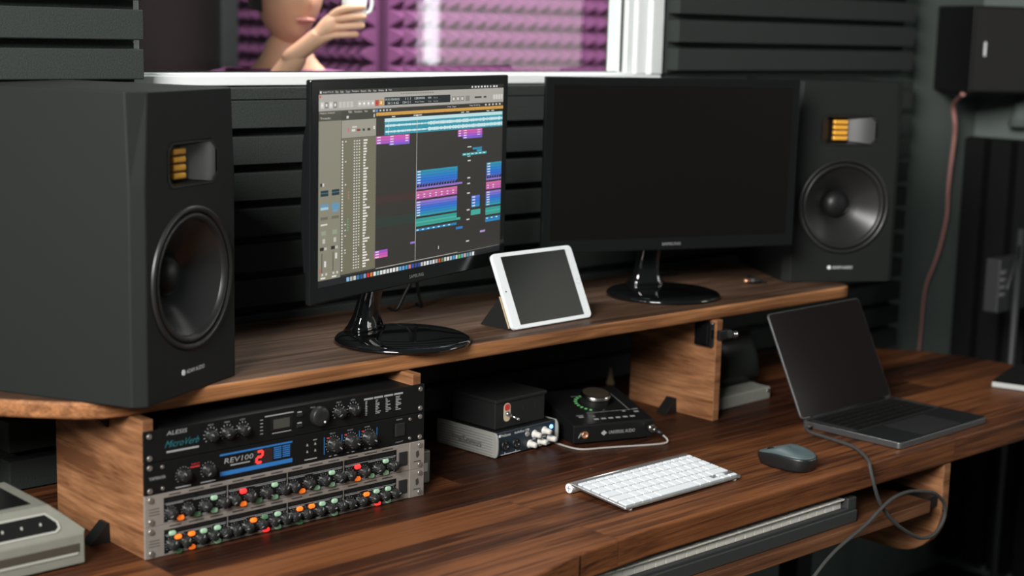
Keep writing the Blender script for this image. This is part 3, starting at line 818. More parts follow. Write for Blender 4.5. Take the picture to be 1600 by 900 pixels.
g = G(); g.prism([(p0[0]+1, 0.3), (p0[0]+70, 0.3), (p0[0]+70, 2), (p1[0]+2, p1[1]), (p1[0], p1[1]-2), (p0[0]+4, 2.5)], 3, 197, 'x', 0.5, 1); g.build('folded_stand', M_cover, cv)
g = G()
g.prism([(p0[0]-1, p0[1]-0.5), (p1[0]-1.0, p1[1]), (p1[0]+1.6, p1[1]), (p0[0]+1.6, p0[1]-0.5)], 0.3, 2.8, 'x', 0.2, 1); g.build('lining_edge', M_tan, cv)

# ================================================================== rack units
def screws(t, P, r=4.2, y=-4.2):
    g = G(); g.cyl((0, 0, 0), (0, -1, 0), r, 1.8, r*0.8, n=14); g.box(-r*.55, r*.55, -1.95, -1.7, -.5, .5)
    f = None
    for x, z in P:
        if f is None: f = g.build('rack_screw', M_screw, t); o = f
        else: o = dup(f, t)
        o.location = Vector((x, y, z))*S
def knob_obj(parent, name, x, z, r, h, m, ptr=True, first=None, ang=None, y=-4):
    if first: o = dup(first, parent)
    else:
        g = G()
        P = []
        n = 24
        prof = [(r*1.12, 0), (r*1.1, 1.2), (r*0.96, 1.6), (r*0.9, h-1), (r*0.8, h), (0, h)]
        T = Matrix.Rotation(R(90), 4, 'X')
        g.lathe(prof, T, 20)
        if ptr:
            g.mi = 0
            for k in range(10):
                a = 2*math.pi*k/10; g.cyl((r*.9*math.cos(a), -1.4, r*.9*math.sin(a)), (0, -1, 0), r*.16, h-2.6, r*.14, n=6)
            g.mi = 1; g.box(-r*0.07, r*0.07, -h-0.2, -h+0.4, r*0.35, r*0.85)
        o = g.build(name, [m, M_ptr], parent)
    o.location = Vector((x, y, z))*S
    o.rotation_euler.y = R(ang if ang is not None else random.uniform(-140, 140))
    return o
def scale_marks(g, x, z, r, n=11, w_=0.5, l_=1.6, y=-4.15):
    for k in range(n):
        a = R(-135+270*k/(n-1)); ca, sa = math.sin(a), math.cos(a)
        d = Vector((ca, 0, sa)); pz = Vector((sa, 0, -ca))
        c0 = Vector((x, y, z))+d*r; c1 = c0+d*l_
        g.face([c0-pz*w_/2, c0+pz*w_/2, c1+pz*w_/2, c1-pz*w_/2])
U = 44.45
# ---- top effects unit
t1 = thing('rack_unit', 'black rack reverb unit with a teal script name, topmost of the four', 'rack unit', W(0, -0.3, 3*U), 0, 'rack units under the shelf')
g = G(); g.box(0, 482.6, -4, 0, 0.4, U-0.4, 0.6); g.box(20, 462, 0, 180, 0.6, U-1.5); g.build('chassis', M_rack, t1)
screws(t1, [(8, 7), (8, 37), (474, 7), (474, 37)])
g = G(); g.text('ALESIS', 5.8, (34, -4.2, 34.5), slant=.25, wid=31); g.rect(34, 84, 10.2, 12.8, -4.2)
for x, s in ((103, 'INPUT'), (129, 'MIX'), (154, 'OUTPUT')): g.text(s, 2.2, (x, -4.2, 37.5), align='c', wid=8.5)
for x, s in ((320, 'DELAY'), (346, 'LEVEL')): g.text(s, 2.2, (x, -4.2, 37.5), align='c', wid=8.5)
g.text('VALUE', 2.2, (273, -4.2, 37), align='c', wid=8)
g.rect(191, 240, 35.5, 37.3, -4.2); g.rect(203, 236, 9.5, 10.6, -4.2)
for z in (33.5, 17.5): g.rect(246.5, 254, z, z+2.0, -4.2)
for x in (103, 129, 154, 320, 346): scale_marks(g, x, 24, 9.6, 11, 1.0, 2.4)
for k in range(4): g.rect(366+k*19, 383+k*19, 34.3, 37.2, -4.2)
rr_ = random.Random(5)
for c in range(4):
    for k in range(9):
        g.rect(368.5+c*19.2, 368.5+c*19.2+rr_.uniform(3, 11 if c else 4), 11+k*2.5, 12.3+k*2.5, -4.2)
for k in range(5): g.rect(183, 188, 12+k*5, 13+k*5, -4.2)
g.build('front_lettering', M_greyprint, t1)
g = G(); g.text('MicroVerb', 9.5, (31, -4.25, 17.5), slant=.45, wid=52); plabel(g.build('script_name', M_teal, t1), 'teal slanted script name')
g = G(); g.box(200, 238, -4.6, -3.8, 13, 33, 0.8); g.mi = 1; g.rect(205, 233, 16, 30, -4.7); g.build('display_window', [M_black, mat('grey_display', (0.05, 0.048, 0.042), 0.25)], t1)
kf = None
for x in (103, 129, 154, 320, 346): kf = knob_obj(t1, 'knob', x, 24, 7.6, 12, M_knob, True, kf)
g = G(); g.lathe([(14.5, 0), (14.5, 8), (13, 10), (6, 9.6), (0, 9.6)], Matrix.Rotation(R(90), 4, 'X'), 36); g.mi = 1; g.cyl((5, -9.6, -8), (0, -1, 0), 1.6, 0.6, n=12)
o = g.build('value_wheel', [M_knobgrey, M_white], t1); o.location = Vector((283, -4, 24))*S
bf = None
for z in (28, 12):
    if bf is None: g = G(); g.box(-5, 5, -2, 0, 0, 4, 0.6); bf = g.build('push_button', M_knobgrey, t1); o = bf
    else: o = dup(bf, t1)
    o.location = Vector((250, -4, z))*S
# ---- second effects unit
t2 = thing('rack_unit', 'black rack reverb unit with a lit red digit and blue stripes, second from the top', 'rack unit', W(0, -0.3, 2*U), 0, 'rack units under the shelf')
g = G(); g.box(0, 482.6, -4, 0, 0.4, U-0.4, 0.6); g.box(20, 462, 0, 180, 0.6, U-1); g.build('chassis', M_rack, t2)
screws(t2, [(8, 6), (8, 38), (474, 6), (474, 38)]); screws(t2, [(454, 7), (454, 37), (27, 7), (27, 37)], 2.8)
g = G(); g.text('YAMAHA', 4.6, (7, -4.2, 20.5), wid=25)
g.text('REV100', 7.4, (124, -4.25, 24), wid=47, slant=.2)
g.rect(134, 166, 19.5, 21.2, -4.25)
g.text('POWER', 2.2, (434, -4.2, 38.5), align='c', wid=12); g.text('ON/OFF', 1.8, (434, -4.2, 3.5), align='c', wid=15)
for x in (59, 98): scale_marks(g, x, 20, 10.5, 13, .8, 1.6); g.rect(x-12, x+12, 3.0, 4.4, -4.2)
for x, s in ((310, 'DELAY'), (342, 'BALANCE'), (374, 'LEVEL')):
    scale_marks(g, x, 21, 12, 15, .9, 1.9); g.text(s, 2.0, (x-6, -4.2, 37), wid=10)
    g.rect(x-7, x-3, 3.5, 4.6, -4.2); g.rect(x+2, x+7, 3.5, 4.6, -4.2)
for x in (264, 278):
    for z in (28, 18): g.face([(x-2, -4.2, z-2), (x+2, -4.2, z-2), (x, -4.2, z+2)])
g.rect(259, 281, 5, 6.6, -4.2); g.rect(274, 281, 33, 34.2, -4.2)
g.build('front_lettering', M_greyprint, t2)
g = G(); g.rect(117, 238, 35.8, 38.4, -4.2); g.rect(117, 238, 7, 13.2, -4.2)
for k in range(6):
    g.rect(206, 219, 17+k*3.0, 18.8+k*3.0, -4.2); g.rect(221, 234, 17+k*3.0, 18.8+k*3.0, -4.2)
for x in (294, 326, 358, 391): g.rect(x-.7, x+.7, 8, 34, -4.2)
plabel(g.build('stripes', M_blue, t2), 'blue printed stripes')
g = G(); g.text('INPUT', 2.4, (72, -4.2, 31), wid=13); g.rect(70, 85, 27.6, 29.4, -4.2)
for x in (301, 333, 365): g.rect(x-2.5, x+2.5, 31, 33, -4.2)
g.build('red_lettering', M_redprint, t2)
def seg7(g, x, z, w_, h_, segs, th=2.4, sl=.12):
    def bar(a, b):
        (x0, z0), (x1, z1) = a, b
        d = Vector((x1-x0, z1-z0)).normalized(); nrm = Vector((-d.y, d.x))*th/2
        q0 = Vector((x0, z0))+d*.6; q1 = Vector((x1, z1))-d*.6
        P = [q0-nrm, q1-nrm, q1+nrm, q0+nrm]
        g.face([(x+q.x+sl*q.y, -4.5, z+q.y) for q in P])
    m_ = h_/2
    D = {'a': ((0, h_), (w_, h_)), 'b': ((w_, h_), (w_, m_)), 'c': ((w_, m_), (w_, 0)), 'd': ((0, 0), (w_, 0)), 'e': ((0, m_), (0, 0)), 'f': ((0, h_), (0, m_)), 'g': ((0, m_), (w_, m_))}
    for s_ in segs: bar(*D[s_])
g = G(); g.rect(172, 204, 14, 34.5, -4.3); g.mi = 1; seg7(g, 176.5, 16.2, 9, 16, 'abged', 3.4); g.mi = 2; seg7(g, 190, 16.2, 9, 16, 'abcdefg', 2.0)
plabel(g.build('digit_display', [M_hole, M_segred, M_segoff], t2), 'red lit digit 2')
kf = None
for x, r in ((59, 9), (98, 9)): kf = knob_obj(t2, 'knob', x, 20, 8.2, 12, M_knob, True, kf)
kf = None
for x in (310, 342, 374): kf = knob_obj(t2, 'large_knob', x, 21, 9.6, 14, M_knobgrey, True, kf, random.choice((120, 135, 128)))
g = G(); g.box(-9, 9, -3, 0, -10, 10, 0.8); o = g.build('power_switch', M_hole, t2); o.location = Vector((434, -4, 24))*S
# ---- silver dynamics units
def silver(loc, label, kn, leds, top):
    t = thing('rack_unit', label, 'rack unit', loc, 0, 'rack units under the shelf')
    g = G(); g.box(0, 482.6, -4, 0, 0.4, U-0.4, 0.6); g.box(20, 462, 0, 180, 1, U-1)
    g.box(454.5, 482.6, -5.5, -4, 0.4, U-0.4, 0.5)
    g.build('chassis', M_silver, t)
    g = G(); g.rect(28.5, 429, 3.0, 36.5 if not top else 37.5, -4.3)
    g.mi = 1
    for c in range(4):
        x = 29+c*100.2
        g.rect(x+1, x+98, 28.6, 29.2, -4.4); g.rect(x+3, x+30, 26.6, 27.4, -4.4); g.rect(x+45, x+75, 26.6, 27.4, -4.4); g.rect(x+80, x+97, 26.6, 27.4, -4.4)
        for k in kn:
            g.rect(x+k-4, x+k+4, 3.6, 4.6, -4.4); scale_marks(g, x+k, 15, 8.6, 11, .7, 1.3, -4.4)
    g.mi = 2
    for c in range(1, 4): g.rect(28.6+c*100.2-.6, 28.6+c*100.2+.6, 0.8, 43.5, -4.4)
    g.mi = 3
    for c in range(4):
        x = 29+c*100.2
        for k in range(12): g.rect(x+6+k*3.4, x+8.3+k*3.4, 31.4, 35.0, -4.4); g.rect(x+54+k*3.4, x+56.3+k*3.4, 31.4, 35.0, -4.4)
    g.build('control_panel', [M_rack, M_greyprint, M_silver, M_knob], t)
    g = G()
    for c in range(4):
        x = 29+c*100.2
        for s0, s1 in ((8, 26), (38, 62), (72, 92)): g.rect(x+s0, x+s1, 39.6, 41.4, -4.3)
    for z in (16, 20, 24): g.rect(6, 22, z, z+1.0, -4.3)
    g.rect(462, 476, 12, 13.5, -5.8)
    g.face([(469, -5.8, 18), (473, -5.8, 22), (471, -5.8, 30), (466, -5.8, 28), (466.5, -5.8, 20)])
    g.build('front_lettering', mat('dark_print', (0.03, 0.03, 0.03), 0.5), t)
    screws(t, [(9, 7), (9, 37.5)], 4.6); screws(t, [(474, 7), (474, 37.5)], 4.6, -5.6)
    g = G(); g.box(-8, 8, -2, 0, -11, 11, 0.8); o = g.build('power_switch', M_hole, t); o.location = Vector((441.5, -4, 21))*S
    kf = None
    for c in range(4):
        for k in kn: kf = knob_obj(t, 'knob', 29+c*100.2+k, 15, 7.2, 12.5, M_knobgrey, True, kf)
    pr = {}
    for x, z, m in leds:
        if m.name not in pr:
            g = G(); g.prism(rrect(-5.0, 5.0, -3.2, 3.2, 3.1), -5, 0, 'y', 1.4, 2); pr[m.name] = g.build('lit_button', m, t); o = pr[m.name]
        else: o = dup(pr[m.name], t)
        o.location = Vector((x, -4.2, z))*S
    return t
L = []
for c, off in enumerate((29, 129.2, 229.4, 329.6)):
    if c in (1, 3): L.append((off+24, 24.3, M_ledred))
    L.append((off+24, 6, M_ledor)); L.append((off+50, 6, M_ledgrd if c in (0, 1) else M_ledgr)); L.append((off+77, 24, M_ledgr)); L.append((off+77, 6, M_ledgr))
silver(W(0, -0.3, U), 'silver rack compressor with its red lamps in the upper row, third from the top', (9.5, 36, 63, 91), L, True)
L = []
for c, off in enumerate((29, 129.2, 229.4, 329.6)):
    L += [(off+82, 24, M_ledgr), (off+82, 5, M_ledgr), (off+60, 24, M_ledgr if c != 1 else M_ledgrd)]
    if c in (0, 2): L += [(off+20, 24, M_ledor), (off+41, 24, M_ledor)]
    if c == 0: L += [(off+41, 5, M_ledor), (off+11, 31, M_ledgr)]
    if c in (1, 3): L += [(off+41, 23, M_ledor), (off+62, 5, M_ledred)]
    if c in (0, 2): L += [(off+20, 4, M_ledgrd)]
silver(W(0, -0.3, 0.2), 'silver rack compressor standing on the desk, lowest of the four rack units', (10.5, 31, 54, 74, 94), L, False)

# grey adapter behind the rack
g = G(); g.box(0, 36, 0, 60, 0, 54, 3); g.mi = 1; g.rect(6, 30, 20, 34, -0.3)
o = g.build('power_adapter', [M_case, M_white], None, W(498, 40, 0.2)); tag(o, 'small grey block on the desk just right of the rack units', 'power adapter')

# ================================================================== audio interface (silver sides)
ai = thing('audio_interface', 'silver-sided navy audio interface with five ivory knobs on the desk', 'audio interface', W(706, 78, 0), R(3.5))
Wd, D, H = 154, 142, 45
g = G(); g.box(4, Wd-4, 2, D, 3, H-0.5, 1); g.box(10, Wd-10, 12, D-12, 0, 4); g.build('case', M_black, ai)
for sx in (0, 1):
    g = G()
    x0, x1 = (0, 4) if sx == 0 else (Wd-4, Wd)
    g.prism([(-6, 8), (-4, 3), (0, 1.5), (D, 1.5), (D, H), (-1, H), (-5, H-5), (-7, H-14), (-7, 16)], x0, x1, 'x', 1.2, 2)
    for k in range(8):
        z = 5.5+k*4.6
        if sx == 0: g.box(-1.2, 0.5, 4, D-4, z, z+2.6, 0.6, 1)
        else: g.box(Wd-0.5, Wd+1.2, 4, D-4, z, z+2.6, 0.6, 1)
    o = g.build('side_plate', M_boxsilver, ai)
g = G(); g.text('PreSonus', 13, (-1.35, 104, 15), ex=(0, -1, 0), wid=74); plabel(g.build('side_lettering', M_alu, ai), 'raised silver lettering')
g = G(); g.box(4, Wd-4, -1.5, 2.5, 3, H-1, 0.6); g.build('front_panel', M_navy, ai)
g = G(); g.text('PreSonus', 4.6, (14, -1.7, 36), wid=23); g.rect(8, 12.6, 36, 40.6, -1.7); g.text('AudioBox USB', 4.2, (46, -1.7, 36.5), wid=37)
g.rect(14, 62, 4.4, 5.2, -1.7); g.rect(23, 24.2, 4.4, 8, -1.7); g.rect(50, 51.2, 4.4, 8, -1.7)
for x, z in ((96, 18.5), (121, 18.5), (140, 8), (112, 3.8), (133, 3.8)): g.rect(x-4, x+4, z, z+1.2, -1.7)
g.build('front_lettering', M_white, ai)
jf = None
for x in (23.5, 50.5):
    if jf is None:
        g = G(); g.lathe([(9.2, 0), (9.2, 3), (7.8, 4), (5.5, 3), (4, -0.5), (0, -0.5)], Matrix.Rotation(R(90), 4, 'X'), 28); g.mi = 1
        for k in range(3):
            a = R(90+120*k); g.cyl((5*math.cos(a), -3.2, 5*math.sin(a)), (0, -1, 0), 1, 0.6, n=8)
        jf = g.build('input_jack', [M_black, M_chrome], ai); o = jf
    else: o = dup(jf, ai)
    o.location = Vector((x, -1.2, 20))*S
def white_knob(parent, x, z, first, r=5.9, h=15):
    if first is None:
        g = G(); g.lathe([(r*1.25, 0), (r*1.25, 1), (r, 1.4), (r*.95, 3), (r*.82, h-1.5), (r*.7, h), (0, h)], Matrix.Rotation(R(90), 4, 'X'), 24)
        first = g.build('knob', M_knobwhite, parent); o = first
    else: o = dup(first, parent)
    o.location = Vector((x, -1.5, z))*S
    return first
kf = None
for x, z in ((97, 27.5), (122, 29.5), (86, 12), (112, 12.5), (136, 14)): kf = white_knob(ai, x, z, kf)
g = G(); g.lathe([(4.6, 0), (4.6, 1.5), (3, 1.5), (0, 1.5)], Matrix.Rotation(R(90), 4, 'X'), 20); o = g.build('phantom_button', M_boxsilver, ai); o.location = Vector((78, -1.5, 31))*S
g = G(); g.lathe([(3.6, 0), (3.6, 1.2), (2.4, 2.6), (0, 3)], Matrix.Rotation(R(90), 4, 'X'), 18); o = g.build('power_lamp', M_ledblue, ai); plabel(o, 'glowing blue lamp'); o.location = Vector((139, -1.5, 34))*S

# ---- black switch box on top of it
sb = thing('switch_box', 'matt black metal box with a toggle switch on top of the silver-sided interface', 'switch box', W(719, 92, 45.6), R(3))
g = G(); g.box(0, 122, 0, 105, 0, 46, 1.5); g.build('case', M_cover, sb)
g = G(); g.box(-2, 124, -3, 107, 45.5, 52, 1.5); g.build('lid', M_cover, sb)
g = G(); g.prism(rrect(-8, 8, -15, 17, 7.5), -0.5, 0, 'y'); g.mi = 1; g.prism(rrect(-6, 6, 4, 15, 4), -0.9, -0.5, 'y'); g.mi = 2; g.prism(rrect(-5.5, 5.5, -5, 3, 2.5), -0.8, -0.5, 'y')
o = g.build('sticker', [M_sticker, M_redprint, M_beigelight], sb); o.location = Vector((28, 0, 26))*S
g = G(); g.cyl((0, 0, 0), (0, -1, 0), 4.6, 4, n=6); g.cyl((0, -4, 0), (0.25, -1, -0.35), 2.2, 18, 2.4, n=12); g.lathe([(0, -3.2), (2.6, -2), (3.3, 0), (2.6, 2), (0, 3.2)], Matrix.Translation((4.3, -20.5, -5.8)), 14)
o = g.build('toggle_switch', M_chrome, sb); o.location = Vector((29, -0.5, 24))*S
hf = None
for x in (69, 98):
    g = G(); g.cyl((0, 0.4, 0), (0, -1, 0), 3.6, 0.8, n=18); g.box(-1.2, 1.2, -0.6, -.2, -7, 7)
    o = g.build('socket', M_hole, sb); o.location = Vector((x, 0, 29))*S

# ================================================================== black wedge interface
ua = thing('audio_interface', 'black desktop audio interface with a big round dial, front cable and green lamps', 'audio interface', W(872, 56, 3), R(-18.3))
Wd, D = 160, 152
def uz(y): return 33+ (y/ D)*27
g = G(); g.prism([(0, 1), (0, 31), (2, 33.5), (D, 60), (D, 1)], 0, Wd, 'x', 1.2, 2); g.box(8, Wd-8, 8, D-8, -3, 1); g.build('case', M_black, ua)
ang = math.atan2(26.5, D-2)
TU = Matrix.Translation((0, 2, 33.6)) @ Matrix.Rotation(ang, 4, 'X')     # top surface local x,y
g = G(); g.M = TU
def ln(x0, x1, y0, y1): g.rtop(x0, x1, y0, y1, 0.25)
ln(48, 138, 44, 45); ln(134, 135, 45, 118); ln(52, 72, 118, 119.4); ln(24, 38, 36, 38); ln(140, 152, 44, 46.4)
ln(112, 126, 99, 105); ln(52, 58, 28, 30)
for k in range(6): ln(49+k*14.5, 58.5+k*14.5, 14, 19.5)
ln(26, 35, 28, 33); ln(139, 148, 32, 37); ln(118, 124, 38, 42); ln(85, 87, 50, 52)
g.M = Matrix()
g.text('UNIVERSAL AUDIO', 6.2, (70, -0.4, 13), wid=52)
g.face([(54, -.4, 16), (60, -.4, 11), (66, -.4, 16), (60, -.4, 21)])
g.face([(9, -.4, 11), (10.5, -.4, 10), (16, -.4, 19), (14, -.4, 20)])
g.build('front_lettering', M_greyprint, ua)
g = G(); g.M = TU @ Matrix.Translation((84, 84, 0)); g.lathe([(26, 0), (26, 9), (25, 12), (25.5, 13), (27, 14), (27, 18), (25.5, 20), (18, 20.6), (0, 20.9)], None, 44)
for f in g.bm.faces: pass
kb_ = g.build('dial', M_black, ua)
g = G(); g.M = TU @ Matrix.Translation((84, 84, 0)); g.lathe([(27.2, 14.5), (27.2, 17.8), (25.8, 20.2), (24.5, 20.6)], None, 44); g.build('dial_rim', M_chrome, ua)
g = G(); g.M = TU @ Matrix.Translation((84, 84, 0)); g.lathe([(24.5, 20.9), (12, 21.4), (0, 21.5)], None, 36); g.build('dial_cap', M_amber, ua)
g = G(); g.M = TU
for k in range(9):
    a = R(112+k*15); c = Vector((84+35*math.cos(a), 84+35*math.sin(a), 0)); d = Vector((math.cos(a), math.sin(a), 0)); n_ = Vector((-d.y, d.x, 0))
    g.face([c-d*3-n_*2.2+Vector((0, 0, .3)), c+d*3-n_*2.2+Vector((0, 0, .3)), c+d*3+n_*2.2+Vector((0, 0, .3)), c-d*3+n_*2.2+Vector((0, 0, .3))])
plabel(g.build('level_lamps', M_ringgreen, ua), 'arc of green lamps')
g = G(); g.lathe([(6.4, 0), (6.4, 2.5), (4.8, 3), (4, 1), (0, 0.8)], Matrix.Rotation(R(90), 4, 'X'), 24); o = g.build('headphone_socket', M_copper, ua); o.location = Vector((22, -0.2, 15.5))*S
# plug + cable lying in front
pc = thing('headphone_cable', 'thin grey-white cable with a silver plug along the front of the black interface', 'cable', W(1008, -2, 0))
dirp = Vector((-math.sin(R(18.3)), -math.cos(R(18.3)), 0))
o0 = Vector((6, 6, 22))
g = G(); g.cyl(o0, dirp, 8, 9, 7, n=20); g.cyl(o0+dirp*9, dirp, 5.4, 12, 4.6, n=16); g.build('plug', M_chrome, pc)
g = G(); g.cyl(o0+dirp*20, (0.25, -1, -0.35), 5.2, 14, 3.2, n=14); g.build('plug_sleeve', M_blackcable, pc)
g = G(); g.tube([(4, -26, 15), (9, -32, 8), (4, -33, 2.6), (-22, -24, 1.8), (-63, -6, 1.8), (-103, 12, 1.8), (-138, 26, 1.8), (-150, 45, 1.8), (-150, 90, 1.8)], 1.7); g.build('cord', M_whitecable, pc)

# small beige cap behind
g = G(); g.lathe([(0, 0), (9, 0), (9, 6), (7, 9), (4, 24), (3, 34), (0, 35)], None, 24); o = g.build('nozzle_cap', M_tan, None, W(1272, 350, 0.2)); tag(o, 'small tan tapered cap at the back beside the right wooden upright', 'cap')

# ================================================================== white keyboard
kb = thing('wireless_keyboard', 'thin white and aluminium wireless keyboard on the desk', 'computer keyboard', W(668.5, -261.4, 0.3), R(0.76))
tk = math.atan2(11, 118)
TK = Matrix.Translation((0, 0, 2.5)) @ Matrix.Rotation(tk, 4, 'X')
g = G(); g.M = TK; g.prism(rrect(0, 281, 0, 122, 5), 0, 3.6, 'z', 0.8, 2); g.build('deck', M_alu, kb)
g = G(); g.cyl((0, 120.5, 8.9), (1, 0, 0), 8.6, 281, n=28); g.build('battery_tube', M_alu, kb)
g = G(); g.cyl((-0.8, 120.5, 8.9), (1, 0, 0), 7.4, 1, n=28); g.mi = 1
g.box(-1.2, -0.6, 116, 125, 8.2, 9.6); g.box(-1.2, -0.6, 119.8, 121.2, 4.4, 13.4)
g.build('battery_cap', [M_white, M_greyprint], kb)
g = G(); g.cyl((14, 6, 0), (0, 0, 1), 5, 2.6, n=14); g.cyl((267, 6, 0), (0, 0, 1), 5, 2.6, n=14); g.build('rubber_foot', M_white, kb)
kmesh = {}
def keycap(parent, w_, d_, x, y, m, name, T, z=3.6, hh=2.4, gap=2.6, cache=None):
    k = (round(w_, 1), round(d_, 1), m.name)
    if k not in cache:
        g = G(); g.box(gap/2, w_-gap/2, gap/2, d_-gap/2, 0, hh, 0.7, 2); o = g.build(name, m, parent); cache[k] = o
    else: o = dup(cache[k], parent)
    o.matrix_local = Matrix.Scale(1, 4) @ Matrix.Translation((T @ Vector((x, y, z)))*S) @ T.to_3x3().to_4x4()
    return o
pu = 19.0; x00 = 5; y00 = 4.5
rows = [
 ([19, 19, 19, 23.5, 95+0, 23.5, 19], 19),
 ([43.4]+[19]*10+[43.4], 19),
 ([33.9]+[19]*11+[33.9-9.5+4.0-0.5], 19),
 ([28.4]+[19]*12+[14.4], 19),
 ([19]*13+[28.4-4.6], 19),
 ([20.05]*13+[10.15], 10.5)]
rows[2] = ([33.5]+[19]*11+[28.3], 19)
rows[3] = ([28.4]+[19]*12+[14.4], 19)
y = y00
for r_, (ws, dd) in enumerate(rows):
    tot = sum(ws); 
    k_ = 270.8/tot if r_ else 1
    x = x00
    for w_ in ws:
        keycap(kb, w_*k_, dd, x, y, M_keywhite, 'key', TK, cache=kmesh); x += w_*k_
    if r_ == 0:
        ax = x00+270.8-57
        for i in range(3): keycap(kb, 19, 9.5, ax+i*19, y, M_keywhite, 'key', TK, cache=kmesh)
        keycap(kb, 19, 9.5, ax+19, y+9.5, M_keywhite, 'key', TK, cache=kmesh)
    y += dd

# ================================================================== laptop
lp = thing('laptop', 'open dark grey laptop with a black screen at the right of the desk', 'laptop', W(1314.6, -318.7, 0), R(1.6))
g = G(); g.prism(rrect(0, 304, 0, 212, 9), 1, 13, 'z', 1.6, 3); g.build('base', M_spacegrey, lp)
g = G(); g.prism(rrect(1.5, 302.5, 1.5, 205, 8), 13, 13.3, 'z'); g.build('deck', M_lapdeck, lp)
g = G(); g.box(85, 219, 6, 89, 13.2, 13.55, 0); g.build('trackpad', M_trackpad, lp)
g = G(); g.box(18, 286, 97, 202, 13.2, 13.45); g.build('keyboard_well', M_hole, lp)
g = G()
for x in (6, 290): g.box(x, x+9, 100, 198, 13.2, 13.5)
g.build('speaker_grille', M_pianobody, lp)
cache = {}
y = 99
for ws, dd in (([18.6, 18.6, 18.6, 23, 95, 23, 18.6, 18.2, 18.2, 15.2], 17), ([42]+[18.6]*10+[39], 17.5), ([32]+[18.6]*11+[30.4], 17.5), ([27.5]+[18.6]*13, 17.5), ([18.6]*13+[25.2], 17.5), ([19.07]*14, 13)):
    x = 18.5; k_ = 267/sum(ws)
    for w_ in ws: keycap(lp, w_*k_, dd, x, y, M_lapkey, 'key', Matrix(), z=13.4, hh=0.9, gap=2.4, cache=cache); x += w_*k_
    y += dd
tl = R(26.0)
TL = Matrix.Translation((0, 210, 12)) @ Matrix.Rotation(-tl, 4, 'X')
g = G(); g.M = TL; g.prism(rrect(0, 304, 2, 209, 8), 0, 4.5, 'y', 1.2, 2); lid = g.build('lid', M_spacegrey, lp)
g = G(); g.M = TL; g.prism(rrect(2, 302, 4, 207.5, 7), -0.35, 0.05, 'y'); g.build('screen', M_lapscreen, lp)
g = G(); g.cyl((30, 209.5, 12.5), (1, 0, 0), 4.5, 244, n=18); g.build('hinge', M_lapdeck, lp)
# ================================================================== mouse
ms = thing('computer_mouse', 'dark grey computer mouse beside the white keyboard', 'mouse', W(1072, -254, 0.2), R(2))
def mouse_mesh(zlo, zhi, k, name, m):
    g = G(); b = bmesh.new(); nL, nA = 16, 24
    rings = []
    for j in range(8):
        f = j/7; z = zlo+(zhi-zlo)*f
        sc_ = k(f)
        rg = []
        for i in range(nA*2):
            a = 2*math.pi*i/(nA*2)
            cx, sy = math.cos(a), math.sin(a)
            yy = 54*math.copysign(abs(sy)**0.85, sy); wx = 31*math.copysign(abs(cx)**0.75, cx)*(1-0.10*(yy/54))
            zz = z*(1-0.35*max(0, yy/54)**1.4-0.10*(max(0, -yy/54)**2)) if f > 0 or zlo > 5 else z
            rg.append(b.verts.new((wx*sc_, yy*sc_, zz)))
        rings.append(rg)
    N = nA*2
    for A, B in zip(rings[:-1], rings[1:]):
        for i in range(N):
            f_ = b.faces.new((A[i], A[(i+1) % N], B[(i+1) % N], B[i])); f_.smooth = True
    b.faces.new(rings[0][::-1]); f_ = b.faces.new(rings[-1]); f_.smooth = True
    bmesh.ops.recalc_face_normals(b, faces=b.faces[:])
    g.merge(b); return g.build(name, m, ms)
mouse_mesh(0.5, 26, lambda f: 0.90+0.10*math.sin(f*math.pi*0.62)+0.0*f, 'body', M_mouse)
mouse_mesh(25.5, 37.5, lambda f: max(0.12, 0.965*math.sqrt(max(0, 1-(f*0.985)**2.0))), 'top_shell', M_mousetop)
g = G(); g.cyl((-3.5, 32, 16.5), (1, 0, 0), 9.5, 7, n=24, bev=1); g.build('scroll_wheel', M_black, ms)

# ================================================================== laptop cable
cb = thing('charging_cable', 'dark grey braided cable from the laptop hanging in a loop over the desk edge', 'cable', W(1290, -130, 0))
def rel(P, o): return [(a-o[0], b-o[1], c-o[2]) for a, b, c in P]
g = G(); g.cyl((14, -2, 7.5), (-1, 0, 0), 4.2, 18, 3.4, n=14); g.build('plug', M_spacegrey, cb)
g = G(); g.tube(rel([(1290, -132, 7.5), (1276, -150, 5), (1272, -190, 3.6), (1258, -255, 3.6), (1228, -300, 3.6), (1196, -334, 3.6), (1188, -343, -4), (1190, -351, -30), (1210, -353, -68), (1252, -354, -108), (1300, -354, -138), (1345, -354, -158), (1385, -354, -160), (1411, -355, -141), (1415, -356, -120), (1403, -357, -100), (1372, -358, -80), (1334, -359, -69), (1285, -360, -60), (1235, -361, -62), (1195, -360, -78), (1162, -358, -96), (1075, -356, -128), (1010, -356, -170), (960, -345, -240), (940, -330, -330)], (1290, -130, 0)), 3.3, 10, 8); g.build('cord', M_cable, cb)

# ================================================================== book on the right
bk_ = thing('notebook', 'closed dark notebook with pale pages at the right edge of the desk', 'notebook', W(1907, -150, 0.3), R(-12))
g = G(); g.box(0, 210, -140, 0, 1.2, 12, 0.3); g.build('pages', M_paper, bk_)
g = G(); g.box(-1, 211, -141, 1, 12, 13.6, 0.4); g.box(-1, 211, -141, 1, 0, 1.2, 0.4); g.build('cover', M_foamshade_cover, bk_)
bk_.rotation_euler.z = R(16)

